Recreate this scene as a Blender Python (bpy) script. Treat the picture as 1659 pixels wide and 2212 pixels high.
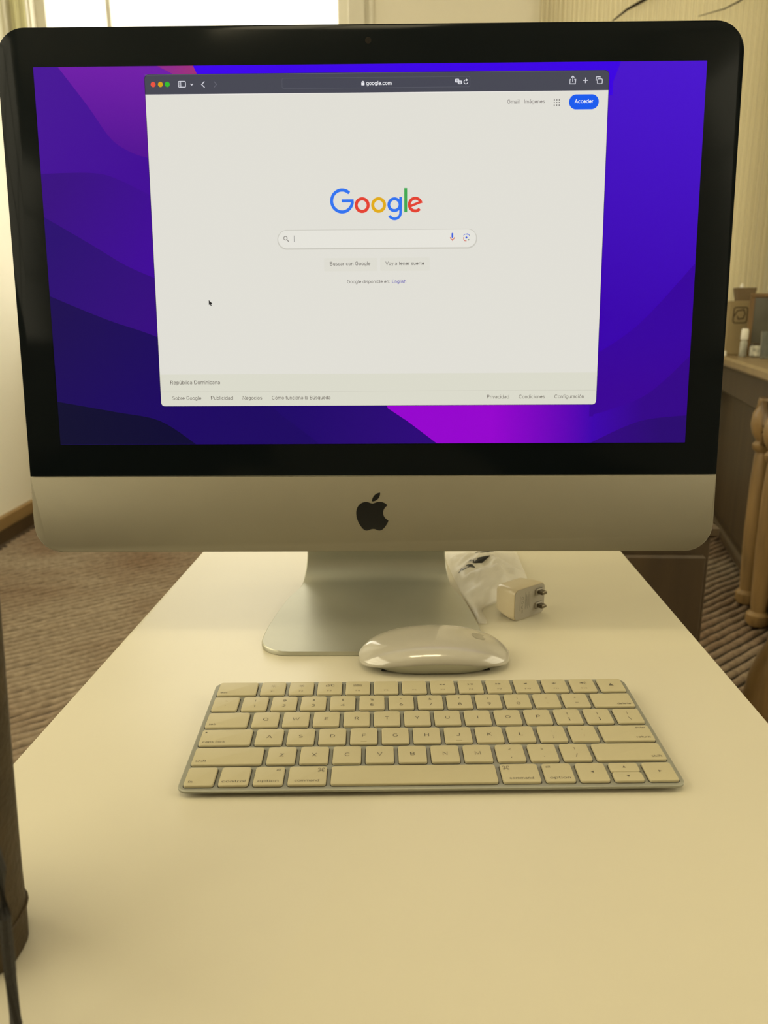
import bpy, bmesh, math, random
from math import sin, cos, pi, radians
from mathutils import Vector, Matrix, noise

# ------------------------------------------------------------------ clear
for o in list(bpy.data.objects):
    bpy.data.objects.remove(o, do_unlink=True)
scene = bpy.context.scene
COL = scene.collection
random.seed(7)

# ------------------------------------------------------------------ camera
cam_d = bpy.data.cameras.new('camera')
cam = bpy.data.objects.new('camera', cam_d)
COL.objects.link(cam)
YAW, PITCH, ROLL = -0.009637, 0.252690, 0.005937
CM = (Matrix.Rotation(YAW, 3, 'Z') @ Matrix.Rotation(-PITCH, 3, 'X') @ Matrix.Rotation(ROLL, 3, 'Y'))
cx_, cy_, cz_ = CM.col[0], CM.col[1], CM.col[2]
m = Matrix.Identity(4)
for i in range(3):
    m[i][0], m[i][1], m[i][2] = cx_[i], cz_[i], -cy_[i]
m[0][3], m[1][3], m[2][3] = -0.029014, -0.425203, 0.255261
cam.matrix_world = m
cam_d.sensor_fit = 'VERTICAL'
cam_d.lens = 5.7
cam_d.sensor_height = 2212 * 5.7 / 1661.0
cam_d.sensor_width = 1659 * 5.7 / 1661.0
cam_d.clip_start = 0.01
cam_d.dof.use_dof = True
cam_d.dof.focus_distance = 0.53
cam_d.dof.aperture_fstop = 2.8
scene.camera = cam

# ------------------------------------------------------------------ world, daylight through the windows, exposure
W_ = bpy.data.worlds.new('world')
scene.world = W_
W_.use_nodes = True
W_.node_tree.nodes['Background'].inputs[0].default_value = (1.0, 0.93, 0.74, 1)
W_.node_tree.nodes['Background'].inputs[1].default_value = 2.2

DAY = (1.0, 0.86, 0.53)
def area(name, loc, rot, sx, sy, power, color=DAY):
    l = bpy.data.lights.new(name, 'AREA')
    l.shape = 'RECTANGLE'; l.size = sx; l.size_y = sy
    l.energy = power; l.color = color
    o = bpy.data.objects.new(name, l)
    COL.objects.link(o)
    o.location = loc; o.rotation_euler = rot
    return o
area('daylight_back_window', (-0.877, 3.80, 1.25), (-pi/2, 0, 0), 1.40, 2.00, 13.5, (1.0, 0.94, 0.78))
area('daylight_left_window', (-1.90, -0.50, 1.20), (0, -pi/2, 0), 1.90, 2.40, 54)
area('added_right_window_light', (2.15, -0.20, 1.15), (0, pi/2, 0), 1.80, 1.80, 26)  # fill for walls and desk, through an added, unseen right window

vs = scene.view_settings
vs.view_transform = 'Standard'
vs.look = 'None'
vs.exposure = 0.0
vs.gamma = 1.0
vs.use_curve_mapping = False

# ------------------------------------------------------------------ helpers
def lin(c):
    out = []
    for v in c:
        v = v / 255.0
        out.append(v / 12.92 if v <= 0.04045 else ((v + 0.055) / 1.055) ** 2.4)
    return tuple(out) + (1.0,)

def setin(n, key, val):
    if key in n.inputs:
        n.inputs[key].default_value = val

def pmat(name, color, rough=0.5, metal=0.0, spec=0.5, var=0.0, vscale=8.0, bump=0.0, bscale=40.0,
         coat=0.0, aniso=0.0, trans=0.0, detail=4.0, stretch=(1, 1, 1), color2=None):
    mt = bpy.data.materials.new(name)
    mt.use_nodes = True
    nt = mt.node_tree
    b = nt.nodes['Principled BSDF']
    c = tuple(color) + ((1.0,) if len(color) == 3 else ())
    setin(b, 'Base Color', c)
    setin(b, 'Roughness', rough); setin(b, 'Metallic', metal)
    setin(b, 'Specular IOR Level', spec); setin(b, 'Coat Weight', coat)
    setin(b, 'Coat Roughness', 0.04); setin(b, 'Anisotropic', aniso)
    setin(b, 'Transmission Weight', trans)
    tc = nt.nodes.new('ShaderNodeTexCoord')
    mp = nt.nodes.new('ShaderNodeMapping')
    mp.inputs['Scale'].default_value = stretch
    nt.links.new(tc.outputs['Object'], mp.inputs['Vector'])
    if var > 0 or color2:
        nz = nt.nodes.new('ShaderNodeTexNoise')
        nz.inputs['Scale'].default_value = vscale; nz.inputs['Detail'].default_value = detail
        nt.links.new(mp.outputs['Vector'], nz.inputs['Vector'])
        rp = nt.nodes.new('ShaderNodeValToRGB')
        c2 = tuple(color2) + ((1.0,) if len(color2) == 3 else ()) if color2 else c
        rp.color_ramp.elements[0].position = 0.3
        rp.color_ramp.elements[1].position = 0.7
        rp.color_ramp.elements[0].color = tuple(max(0, v * (1 - var)) for v in c[:3]) + (1,)
        rp.color_ramp.elements[1].color = tuple(min(1, v * (1 + var)) for v in c2[:3]) + (1,)
        nt.links.new(nz.outputs['Fac'], rp.inputs['Fac'])
        nt.links.new(rp.outputs['Color'], b.inputs['Base Color'])
    if bump > 0:
        n2 = nt.nodes.new('ShaderNodeTexNoise')
        n2.inputs['Scale'].default_value = bscale; n2.inputs['Detail'].default_value = 3
        nt.links.new(mp.outputs['Vector'], n2.inputs['Vector'])
        bp = nt.nodes.new('ShaderNodeBump')
        bp.inputs['Strength'].default_value = bump; bp.inputs['Distance'].default_value = 0.002
        nt.links.new(n2.outputs['Fac'], bp.inputs['Height'])
        nt.links.new(bp.outputs['Normal'], b.inputs['Normal'])
    return mt

def emat(name, rgb, strength=1.0):
    """a lit pixel colour of the display"""
    mt = bpy.data.materials.new(name)
    mt.use_nodes = True
    b = mt.node_tree.nodes['Principled BSDF']
    setin(b, 'Base Color', (0.004, 0.004, 0.005, 1))
    setin(b, 'Roughness', 0.5); setin(b, 'Specular IOR Level', 0.0)
    setin(b, 'Emission Color', lin(rgb)); setin(b, 'Emission Strength', strength)
    return mt

def gmat(name, ca, pa, cb, pb, strength=1.0):
    """display colour running from ca at point pa to cb at point pb (screen millimetres)"""
    mt = emat(name, ca, strength)
    nt = mt.node_tree
    b = nt.nodes['Principled BSDF']
    tc = nt.nodes.new('ShaderNodeTexCoord')
    dx, dz = (pb[0] - pa[0]) * .001, (pb[1] - pa[1]) * .001
    L2 = dx * dx + dz * dz
    dot = nt.nodes.new('ShaderNodeVectorMath'); dot.operation = 'DOT_PRODUCT'
    dot.inputs[1].default_value = (dx / L2, 0, dz / L2)
    sub = nt.nodes.new('ShaderNodeMath'); sub.operation = 'SUBTRACT'
    sub.inputs[1].default_value = (pa[0] * dx + pa[1] * dz) * .001 / L2
    rp = nt.nodes.new('ShaderNodeValToRGB')
    rp.color_ramp.elements[0].color = lin(ca); rp.color_ramp.elements[1].color = lin(cb)
    nt.links.new(tc.outputs['Object'], dot.inputs[0])
    nt.links.new(dot.outputs['Value'], sub.inputs[0])
    nt.links.new(sub.outputs[0], rp.inputs['Fac'])
    nt.links.new(rp.outputs['Color'], b.inputs['Emission Color'])
    return mt

def link(name, me, parent=None, mat=None):
    o = bpy.data.objects.new(name, me)
    COL.objects.link(o)
    if parent is not None:
        o.parent = parent
    if mat is not None:
        if len(me.materials) == 0:
            me.materials.append(mat)
    return o

def rr(w, h, r, n=6):
    """rounded rectangle, counter-clockwise; r one radius or four (br, tr, tl, bl)"""
    if not isinstance(r, (tuple, list)):
        r = (r,) * 4
    P = []
    cs = [(w/2, -h/2, -pi/2, -1, 1, r[0]), (w/2, h/2, 0, -1, -1, r[1]), (-w/2, h/2, pi/2, 1, -1, r[2]), (-w/2, -h/2, pi, 1, 1, r[3])]
    for (x, y, a, sx, sy, q) in cs:
        q = max(q, 1e-6)
        for k in range(n + 1):
            t = a + pi/2 * k / n
            P.append((x + sx*q + q*cos(t), y + sy*q + q*sin(t)))
    return P

class MB:
    def __init__(self):
        self.V = []; self.F = []
    def add(self, vs, fs):
        b = len(self.V)
        self.V += [tuple(v) for v in vs]
        self.F += [tuple(b + i for i in f) for f in fs]
    def box(self, c, s, rot=None):
        hx, hy, hz = s[0]/2, s[1]/2, s[2]/2
        vs = [Vector((x*hx, y*hy, z*hz)) for z in (-1, 1) for y in (-1, 1) for x in (-1, 1)]
        if rot is not None:
            vs = [rot @ v for v in vs]
        vs = [v + Vector(c) for v in vs]
        self.add(vs, [(0,2,3,1), (4,5,7,6), (0,1,5,4), (2,6,7,3), (0,4,6,2), (1,3,7,5)])
    def bbox(self, c, s, bev=0.002, rot=None):
        """box with bevelled edges"""
        hx, hy, hz = s[0]/2, s[1]/2, s[2]/2
        b = min(bev, hx*.9, hy*.9, hz*.9)
        rings = []
        for z, i in ((-hz, b), (-hz+b, 0), (hz-b, 0), (hz, b)):
            rings.append([(x, y, z) for x, y in rr(2*hx-2*i, 2*hy-2*i, b*0.6, 2)])
        f = MB(); f.rings(rings)
        vs = [Vector(v) for v in f.V]
        if rot is not None:
            vs = [rot @ v for v in vs]
        self.add([v + Vector(c) for v in vs], f.F)
    def rings(self, rings, cap0=True, cap1=True, closed=True):
        b = len(self.V); n = len(rings[0])
        for r in rings:
            self.V += [tuple(v) for v in r]
        for i in range(len(rings) - 1):
            for k in range(n if closed else n - 1):
                a, c = b + i*n + k, b + i*n + (k+1) % n
                self.F.append((a, c, c + n, a + n))
        if cap0: self.F.append(tuple(reversed(range(b, b + n))))
        if cap1: self.F.append(tuple(range(b + (len(rings)-1)*n, b + len(rings)*n)))
    def lathe(self, prof, c=(0, 0, 0), n=24):
        self.rings([[(c[0] + r*cos(2*pi*k/n), c[1] + r*sin(2*pi*k/n), c[2] + z) for k in range(n)] for r, z in prof])
    def tube(self, path, rad, n=10, flat=1.0):
        path = [Vector(p) for p in path]
        rings = []
        up = Vector((0, 0, 1))
        for i, p in enumerate(path):
            t = (path[min(i+1, len(path)-1)] - path[max(i-1, 0)]).normalized()
            a = t.cross(up)
            if a.length < 1e-3: a = t.cross(Vector((0, 1, 0)))
            a.normalize(); b = a.cross(t).normalized()
            r = rad[i] if isinstance(rad, (list, tuple)) else rad
            rings.append([p + a*(r*cos(2*pi*k/n)) + b*(r*flat*sin(2*pi*k/n)) for k in range(n)])
        self.rings(rings)
    def poly(self, pts):
        self.add(pts, [tuple(range(len(pts)))])
    def build(self, name, mat, parent=None, smooth=False, angle=40):
        me = bpy.data.meshes.new(name)
        me.from_pydata(self.V, [], self.F)
        me.update()
        bm = bmesh.new(); bm.from_mesh(me)
        bmesh.ops.recalc_face_normals(bm, faces=bm.faces)
        bm.to_mesh(me); bm.free()
        if smooth:
            me.shade_smooth()
            try:
                me.set_sharp_from_angle(angle=radians(angle))
            except Exception:
                pass
        return link(name, me, parent, mat)

def tag(o, label=None, cat=None, group=None, kind=None):
    if label: o['label'] = label
    if cat: o['category'] = cat
    if group: o['group'] = group
    if kind: o['kind'] = kind
    return o

def thing(name, label, cat, loc=(0, 0, 0), rz=0.0, group=None):
    e = bpy.data.objects.new(name, None)
    e.empty_display_size = 0.05
    COL.objects.link(e)
    e.location = loc; e.rotation_euler = (0, 0, rz)
    return tag(e, label, cat, group)

def struct(name, mb, mat, smooth=False, label=None):
    o = mb.build(name, mat, None, smooth)
    o['kind'] = 'structure'
    if label: o['label'] = label
    return o

# ------------------------------------------------------------------ 2-D drawing helpers (points in mm)
def arc(cx, cy, r, a0, a1, n=24):
    return [(cx + r*cos(radians(a0 + (a1-a0)*k/n)), cy + r*sin(radians(a0 + (a1-a0)*k/n))) for k in range(n+1)]

class Flat:
    """flat figure: polygons in (u, v) millimetres"""
    def __init__(self): self.P = []; self.Fc = []
    def poly(self, pts):
        b = len(self.P); self.P += list(pts); self.Fc.append(tuple(range(b, b + len(pts))))
        return self
    def rect(self, x0, y0, x1, y1): return self.poly([(x0, y0), (x1, y0), (x1, y1), (x0, y1)])
    def rrect(self, x0, y0, x1, y1, r, n=8):
        return self.poly([(x + (x0+x1)/2, y + (y0+y1)/2) for x, y in rr(x1-x0, y1-y0, r, n)])
    def disc(self, x, y, r, n=24): return self.poly(arc(x, y, r, 0, 360, n)[:-1])
    def stroke(self, pts, w, closed=False):
        n = len(pts); L = []; Rr = []
        for i in range(n):
            if closed:
                a, b = pts[(i-1) % n], pts[(i+1) % n]
            else:
                a, b = pts[max(i-1, 0)], pts[min(i+1, n-1)]
            d = Vector((b[0]-a[0], b[1]-a[1]))
            if d.length < 1e-9: d = Vector((1, 0))
            d.normalize()
            k = 1.0
            if 0 < i < n-1 or closed:
                e = Vector((pts[(i+1) % n][0]-pts[i][0], pts[(i+1) % n][1]-pts[i][1]))
                if e.length > 1e-9:
                    e.normalize(); k = 1.0 / max(0.5, d.dot(e))
            nx, ny = -d.y*w/2*k, d.x*w/2*k
            L.append((pts[i][0]+nx, pts[i][1]+ny)); Rr.append((pts[i][0]-nx, pts[i][1]-ny))
        m_ = n if closed else n-1
        for i in range(m_):
            j = (i+1) % n
            self.poly([Rr[i], Rr[j], L[j], L[i]])
        return self
    def ring(self, x, y, r, w, n=32): return self.stroke(arc(x, y, r, 0, 360, n)[:-1], w, True)
    def box_outline(self, x0, y0, x1, y1, r, w):
        return self.stroke([(x + (x0+x1)/2, y + (y0+y1)/2) for x, y in rr(x1-x0, y1-y0, r, 5)], w, True)
    def text(self, s, x, y, width=None, height=None, align='l', xs=1.0, bold=0.0):
        """lettering with its baseline at y; fitted to a width, or to a cap height"""
        V, Fs = text_data(s, bold)
        x0 = min(v[0] for v in V); x1 = max(v[0] for v in V)
        if width is not None:
            k = width / (x1 - x0); ky = height / CAPH if height else k
        else:
            ky = height / CAPH; k = ky * xs
        wd = (x1 - x0) * k
        ox = {'l': x, 'c': x - wd/2, 'r': x - wd}[align]
        b = len(self.P)
        self.P += [(ox + (v[0]-x0)*k, y + v[1]*ky) for v in V]
        self.Fc += [tuple(b + i for i in f) for f in Fs]
        return self
    def screen_obj(self, name, mat, parent, layer):
        mb = MB()
        mb.add([(u*.001, -layer*.00006, v*.001) for u, v in self.P], self.Fc)
        return self.up(mb, name, mat, parent, (0, -1, 0))
    def top_obj(self, name, mat, parent, z):
        mb = MB()
        mb.add([(u*.001, v*.001, z) for u, v in self.P], self.Fc)
        return self.up(mb, name, mat, parent, (0, 0, 1))
    @staticmethod
    def up(mb, name, mat, parent, n):
        me = bpy.data.meshes.new(name)
        me.from_pydata(mb.V, [], mb.F); me.update()
        bm = bmesh.new(); bm.from_mesh(me)
        N = Vector(n)
        for f in bm.faces:
            f.normal_update()
            if f.normal.dot(N) < 0: f.normal_flip()
        bm.to_mesh(me); bm.free()
        return link(name, me, parent, mat)

# monoline lettering: every glyph is a few strokes in an em square (cap height 0.74)
def _E(cx, cy, rx, ry, a0, a1):
    n = max(4, int(abs(a1-a0)/18))
    return [(cx + rx*cos(radians(a0 + (a1-a0)*k/n)), cy + ry*sin(radians(a0 + (a1-a0)*k/n))) for k in range(n+1)]
def _dot(x, y): return [(x-.045, y), (x+.045, y)]
_b, _x, _c = .04, .50, .70
_bowl = _E(.25, .27, .20, .23, 0, 360)
GL = {
 ' ': (.22, []), 'o': (.50, [_bowl]), 'c': (.46, [_E(.25, .27, .20, .23, 42, 318)]),
 'e': (.50, [[(.05, .275), (.45, .275)] + _E(.25, .27, .20, .23, 12, 318)]),
 'a': (.47, [_E(.22, .35, .16, .15, 165, 0) + [(.38, .04)], [(.38, .29), (.24, .275)] + _E(.20, .155, .15, .115, 100, 280) + [(.32, .07), (.38, .15)]]),
 'b': (.52, [[(.08, .0), (.08, .74)], _E(.28, .27, .20, .23, 0, 360)]),
 'd': (.52, [[(.44, .0), (.44, .74)], _E(.24, .27, .20, .23, 0, 360)]),
 'p': (.52, [[(.08, .52), (.08, -.18)], _E(.28, .27, .20, .23, 0, 360)]),
 'q': (.52, [[(.44, .52), (.44, -.18)], _E(.24, .27, .20, .23, 0, 360)]),
 'g': (.52, [[(.44, .52), (.44, -.02)] + _E(.25, -.02, .19, .14, -5, -150), _E(.24, .28, .20, .22, 0, 360)]),
 'f': (.27, [_E(.25, .60, .12, .12, 80, 180) + [(.13, .0)], [(.02, .485), (.25, .485)]]),
 'h': (.49, [[(.08, 0), (.08, .74)], _E(.245, .31, .165, .19, 180, 0) + [(.41, 0)]]),
 'n': (.49, [[(.08, 0), (.08, .53)], _E(.245, .31, .165, .19, 180, 0) + [(.41, 0)]]),
 'm': (.76, [[(.08, 0), (.08, .53)], _E(.23, .32, .15, .18, 180, 0) + [(.38, 0)], _E(.53, .32, .15, .18, 180, 0) + [(.68, 0)]]),
 'u': (.49, [[(.08, .53), (.08, .22)] + _E(.245, .22, .165, .19, 180, 360), [(.41, .53), (.41, 0)]]),
 'r': (.30, [[(.08, 0), (.08, .53)], _E(.24, .30, .16, .20, 180, 80)]),
 'i': (.17, [[(.085, 0), (.085, .53)], _dot(.085, .69)]), 'j': (.19, [[(.11, .53), (.11, -.05)] + _E(.01, -.05, .10, .11, 0, -80), _dot(.11, .69)]),
 'l': (.17, [[(.085, 0), (.085, .74)]]),
 'k': (.46, [[(.08, 0), (.08, .74)], [(.40, .53), (.09, .20)], [(.19, .30), (.42, 0)]]),
 's': (.43, [_E(.21, .385, .145, .115, 35, 270) + _E(.21, .155, .165, .115, 90, -145)]),
 't': (.28, [[(.13, .66), (.13, .15)] + _E(.24, .15, .11, .11, 180, 280), [(.02, .485), (.25, .485)]]),
 'v': (.45, [[(.03, .53), (.225, .01), (.42, .53)]]), 'w': (.66, [[(.03, .53), (.18, .01), (.33, .50), (.48, .01), (.63, .53)]]),
 'x': (.45, [[(.04, .53), (.41, 0)], [(.41, .53), (.04, 0)]]), 'y': (.45, [[(.03, .53), (.23, .02)], [(.42, .53), (.20, -.10), (.13, -.17), (.05, -.17)]]),
 'z': (.44, [[(.05, .49), (.39, .49), (.05, .04), (.40, .04)]]),
 'A': (.64, [[(.03, 0), (.32, .72), (.61, 0)], [(.13, .25), (.51, .25)]]),
 'B': (.60, [[(.09, .04), (.09, .70), (.32, .70)] + _E(.34, .545, .16, .155, 90, -90) + [(.09, .39)], [(.32, .39)] + _E(.35, .215, .18, .175, 90, -90) + [(.09, .04)]]),
 'C': (.68, [_E(.36, .37, .29, .34, 42, 318)]), 'D': (.66, [[(.09, .04), (.09, .70), (.28, .70)] + _E(.28, .37, .31, .33, 90, -90) + [(.09, .04)]]),
 'E': (.56, [[(.50, .70), (.09, .70), (.09, .04), (.51, .04)], [(.09, .385), (.46, .385)]]), 'F': (.52, [[(.50, .70), (.09, .70), (.09, 0)], [(.09, .37), (.45, .37)]]),
 'G': (.72, [_E(.36, .37, .29, .34, 42, 340) + [(.65, .34), (.40, .34)]]), 'H': (.66, [[(.09, 0), (.09, .74)], [(.57, 0), (.57, .74)], [(.09, .38), (.57, .38)]]),
 'I': (.20, [[(.10, 0), (.10, .74)]]), 'J': (.48, [[(.39, .74), (.39, .21)] + _E(.22, .21, .17, .18, 0, -180)]),
 'K': (.62, [[(.09, 0), (.09, .74)], [(.56, .74), (.09, .27)], [(.24, .42), (.59, 0)]]), 'L': (.50, [[(.09, .74), (.09, .04), (.48, .04)]]),
 'M': (.80, [[(.09, 0), (.09, .72), (.40, .06), (.71, .72), (.71, 0)]]), 'N': (.68, [[(.09, 0), (.09, .72), (.59, .02), (.59, .74)]]),
 'O': (.72, [_E(.36, .37, .30, .34, 0, 360)]), 'P': (.58, [[(.09, 0), (.09, .70), (.32, .70)] + _E(.33, .515, .19, .185, 90, -90) + [(.09, .33)]]),
 'Q': (.72, [_E(.36, .37, .30, .34, 0, 360), [(.42, .20), (.64, -.02)]]),
 'R': (.62, [[(.09, 0), (.09, .70), (.32, .70)] + _E(.35, .53, .17, .17, 90, -90) + [(.09, .36)], [(.34, .36), (.56, 0)]]),
 'S': (.58, [_E(.29, .535, .20, .165, 35, 270) + _E(.29, .205, .22, .165, 90, -150)]), 'T': (.56, [[(.03, .70), (.53, .70)], [(.28, .70), (.28, 0)]]),
 'U': (.66, [[(.09, .74), (.09, .28)] + _E(.33, .28, .24, .25, 180, 360) + [(.57, .74)]]), 'V': (.60, [[(.03, .74), (.30, .02), (.57, .74)]]),
 'W': (.88, [[(.03, .74), (.23, .02), (.44, .70), (.65, .02), (.85, .74)]]), 'X': (.60, [[(.04, .74), (.56, 0)], [(.56, .74), (.04, 0)]]),
 'Y': (.58, [[(.03, .74), (.29, .34), (.55, .74)], [(.29, .34), (.29, 0)]]), 'Z': (.58, [[(.06, .70), (.52, .70), (.06, .04), (.54, .04)]]),
 '0': (.60, [_E(.30, .37, .24, .33, 0, 360)]), '1': (.36, [[(.06, .56), (.22, .70), (.22, 0)]]),
 '2': (.54, [_E(.27, .50, .20, .20, 170, -30) + [(.06, .04), (.50, .04)]]), '3': (.54, [_E(.26, .54, .18, .16, 160, -90) + _E(.26, .21, .21, .17, 90, -160)]),
 '4': (.58, [[(.42, 0), (.42, .70), (.05, .19), (.54, .19)]]), '5': (.54, [[(.46, .70), (.13, .70), (.10, .38)] + _E(.26, .25, .21, .21, 130, -160)]),
 '6': (.56, [_E(.28, .25, .21, .21, 0, 360), [(.08, .30), (.16, .52), (.34, .72)]]), '7': (.52, [[(.05, .70), (.47, .70), (.20, 0)]]),
 '8': (.56, [_E(.28, .54, .17, .16, 0, 360), _E(.28, .21, .21, .17, 0, 360)]), '9': (.56, [_E(.28, .49, .21, .21, 0, 360), [(.48, .44), (.40, .22), (.22, .02)]]),
 '.': (.18, [_dot(.09, .05)]), ',': (.18, [[(.10, .09), (.05, -.10)]]), ':': (.18, [_dot(.09, .08), _dot(.09, .45)]), ';': (.18, [[(.10, .09), (.05, -.10)], _dot(.10, .45)]),
 "'": (.14, [[(.08, .72), (.05, .52)]]), '"': (.26, [[(.08, .72), (.06, .54)], [(.20, .72), (.18, .54)]]), '`': (.20, [[(.04, .72), (.14, .58)]]),
 '~': (.50, [[(.04, .32)] + _E(.14, .34, .10, .08, 180, 20) + _E(.34, .36, .10, .08, 200, 360)]), '!': (.18, [[(.09, .74), (.09, .22)], _dot(.09, .05)]),
 '?': (.46, [_E(.23, .54, .17, .16, 170, -60) + [(.23, .30), (.23, .20)], _dot(.23, .05)]), '@': (.80, [_E(.40, .34, .14, .16, 0, 360), [(.54, .50), (.55, .22)] + _E(.40, .32, .33, .38, -12, 300)]),
 '#': (.56, [[(.14, 0), (.26, .72)], [(.34, 0), (.46, .72)], [(.05, .24), (.50, .24)], [(.08, .48), (.53, .48)]]),
 '$': (.56, [_E(.28, .515, .19, .145, 35, 270) + _E(.28, .225, .20, .145, 90, -150), [(.28, .82), (.28, -.08)]]),
 '%': (.76, [_E(.18, .54, .13, .15, 0, 360), _E(.58, .18, .13, .15, 0, 360), [(.18, 0), (.58, .74)]]), '^': (.46, [[(.05, .44), (.23, .72), (.41, .44)]]),
 '&': (.64, [[(.58, 0), (.18, .46)] + _E(.28, .56, .13, .14, 200, -40) + [(.14, .30)] + _E(.26, .19, .18, .16, 160, 330) + [(.55, .36)]]),
 '*': (.36, [[(.18, .74), (.18, .46)], [(.06, .67), (.30, .53)], [(.30, .67), (.06, .53)]]), '(': (.24, [_E(.30, .32, .22, .46, 125, 235)]), ')': (.24, [_E(-.06, .32, .22, .46, 55, -55)]),
 '_': (.54, [[(.04, .20), (.50, .20)]]), '-': (.34, [[(.04, .30), (.30, .30)]]), '+': (.56, [[(.05, .32), (.51, .32)], [(.28, .09), (.28, .55)]]), '=': (.56, [[(.05, .42), (.51, .42)], [(.05, .22), (.51, .22)]]),
 '[': (.24, [[(.20, .74), (.08, .74), (.08, -.12), (.20, -.12)]]), ']': (.24, [[(.04, .74), (.16, .74), (.16, -.12), (.04, -.12)]]), '|': (.16, [[(.08, .78), (.08, -.12)]]),
 '{': (.28, [[(.24, .74), (.15, .70), (.15, .42), (.05, .31), (.15, .20), (.15, -.08), (.24, -.12)]]), '}': (.28, [[(.04, .74), (.13, .70), (.13, .42), (.23, .31), (.13, .20), (.13, -.08), (.04, -.12)]]),
 '<': (.54, [[(.48, .58), (.07, .32), (.48, .06)]]), '>': (.54, [[(.06, .58), (.47, .32), (.06, .06)]]), '/': (.34, [[(.04, -.06), (.30, .76)]]), '\\': (.34, [[(.04, .76), (.30, -.06)]]),
}
for _k, _v in (('á', 'a'), ('ú', 'u'), ('ó', 'o'), ('é', 'e')):
    GL[_k] = (GL[_v][0], GL[_v][1] + [[(.20, .60), (.31, .74)]])
TCACHE = {}
def text_data(s, bold=0.0):
    if (s, bold) not in TCACHE:
        f_ = Flat(); x = 0.0; w = .084 + bold
        for ch in s:
            adv, strokes = GL[ch]
            for st in strokes:
                f_.stroke([(x + p[0], p[1]) for p in st], w)
            x += adv + .055
        TCACHE[(s, bold)] = (f_.P, f_.Fc)
    return TCACHE[(s, bold)]
CAPH = 0.74

def apple_paths():
    """bitten-apple emblem outline, unit about 24 high, y up"""
    def run(start, segs):
        P = [start]; x, y = start
        for (a, b, c, d, e, f) in segs:
            for k in range(1, 9):
                t = k / 8; q = 1 - t
                P.append((x*q**3 + 3*(x+a)*q*q*t + 3*(x+c)*q*t*t + (x+e)*t**3,
                          y*q**3 + 3*(y+b)*q*q*t + 3*(y+d)*q*t*t + (y+f)*t**3))
            x += e; y += f
        return [(px - 12.0, 12.0 - py) for px, py in P[:-1]]
    body = run((12.152, 6.896), [(-.948, 0, -2.415, -1.078, -3.96, -1.04), (-2.04, .027, -3.91, 1.183, -4.961, 3.014),
        (-2.117, 3.675, -.546, 9.103, 1.519, 12.09), (1.013, 1.454, 2.208, 3.09, 3.792, 3.039), (1.52, -.065, 2.09, -.987, 3.935, -.987),
        (1.831, 0, 2.35, .987, 3.96, .948), (1.637, -.026, 2.676, -1.48, 3.676, -2.948), (1.156, -1.688, 1.636, -3.325, 1.662, -3.415),
        (-.039, -.013, -3.182, -1.221, -3.22, -4.857), (-.026, -3.04, 2.48, -4.494, 2.597, -4.559), (-1.429, -2.09, -3.623, -2.324, -4.39, -2.376),
        (-2, -.156, -3.675, 1.09, -4.61, 1.09)])
    leaf = run((15.53, 3.83), [(.843, -1.012, 1.4, -2.427, 1.245, -3.83), (-1.207, .052, -2.662, .805, -3.532, 1.818),
        (-.78, .896, -1.454, 2.338, -1.273, 3.714), (1.338, .104, 2.715, -.688, 3.559, -1.701)])
    return body, leaf

# ------------------------------------------------------------------ materials
M = {}
M['wall'] = pmat('cream_wall_paint', (0.92, 0.89, 0.77), 0.7, var=0.02, vscale=2.0, bump=0.05, bscale=120)
M['wall_wood'] = pmat('brown_wall_panelling', (0.176, 0.128, 0.072), 0.6, var=0.2, vscale=3, stretch=(6, 6, .5))
M['ceiling'] = pmat('ceiling_paint', (0.85, 0.82, 0.72), 0.8, var=0.02)
M['floorboard'] = pmat('dark_floor', (0.08, 0.052, 0.028), 0.6, var=0.2, vscale=6)
M['baseboard'] = pmat('baseboard_wood', (0.288, 0.184, 0.072), 0.4, var=0.25, vscale=3, stretch=(1, .15, 6))
M['baseboard_shadow'] = pmat('baseboard_foot_wood', (0.08, 0.048, 0.02), 0.5, var=0.2)
M['frame_white'] = pmat('window_frame_paint', (0.82, 0.80, 0.70), 0.45, var=0.02)
M['desk'] = pmat('white_desk_laminate', (0.504, 0.472, 0.364), 0.38, spec=0.30, var=0.02, vscale=5, bump=0.012, bscale=600)
M['desk_leg'] = pmat('grey_desk_leg', (0.256, 0.248, 0.224), 0.4, metal=0.7)
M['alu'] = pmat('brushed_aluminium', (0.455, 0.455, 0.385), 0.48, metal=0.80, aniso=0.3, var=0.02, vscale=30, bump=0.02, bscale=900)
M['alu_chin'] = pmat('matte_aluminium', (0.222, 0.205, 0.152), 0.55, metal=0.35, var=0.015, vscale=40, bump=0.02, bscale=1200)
M['glass_black'] = pmat('black_front_glass', (0.004, 0.006, 0.0072), 0.12, spec=0.05)
M['black'] = pmat('black_plastic', (0.008, 0.009, 0.010), 0.3)
M['logo_black'] = pmat('black_logo_gloss', (0.006, 0.008, 0.009), 0.12)
M['lens'] = pmat('webcam_lens', (0.010, 0.010, 0.011), 0.2)
M['key'] = pmat('white_key_plastic', (0.385, 0.345, 0.212), 0.5, var=0.02, vscale=25)
M['legend'] = pmat('grey_key_print', (0.06, 0.052, 0.036), 0.6)
M['well'] = pmat('key_gap_shade_paint', (0.02, 0.018, 0.013), 0.7)  # shade in the gaps round the keys, put into colour
M['kb_alu'] = pmat('keyboard_aluminium', (0.27, 0.272, 0.222), 0.45, metal=0.4, var=0.02)
M['kb_under'] = pmat('keyboard_underside', (0.336, 0.32, 0.264), 0.5)
M['mouse'] = pmat('white_mouse_acrylic', (0.344, 0.324, 0.264), 0.16, spec=0.5, coat=0.8, var=0.01)
M['mouse_logo'] = pmat('grey_mouse_print', (0.24, 0.224, 0.18), 0.2, coat=0.6)
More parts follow.
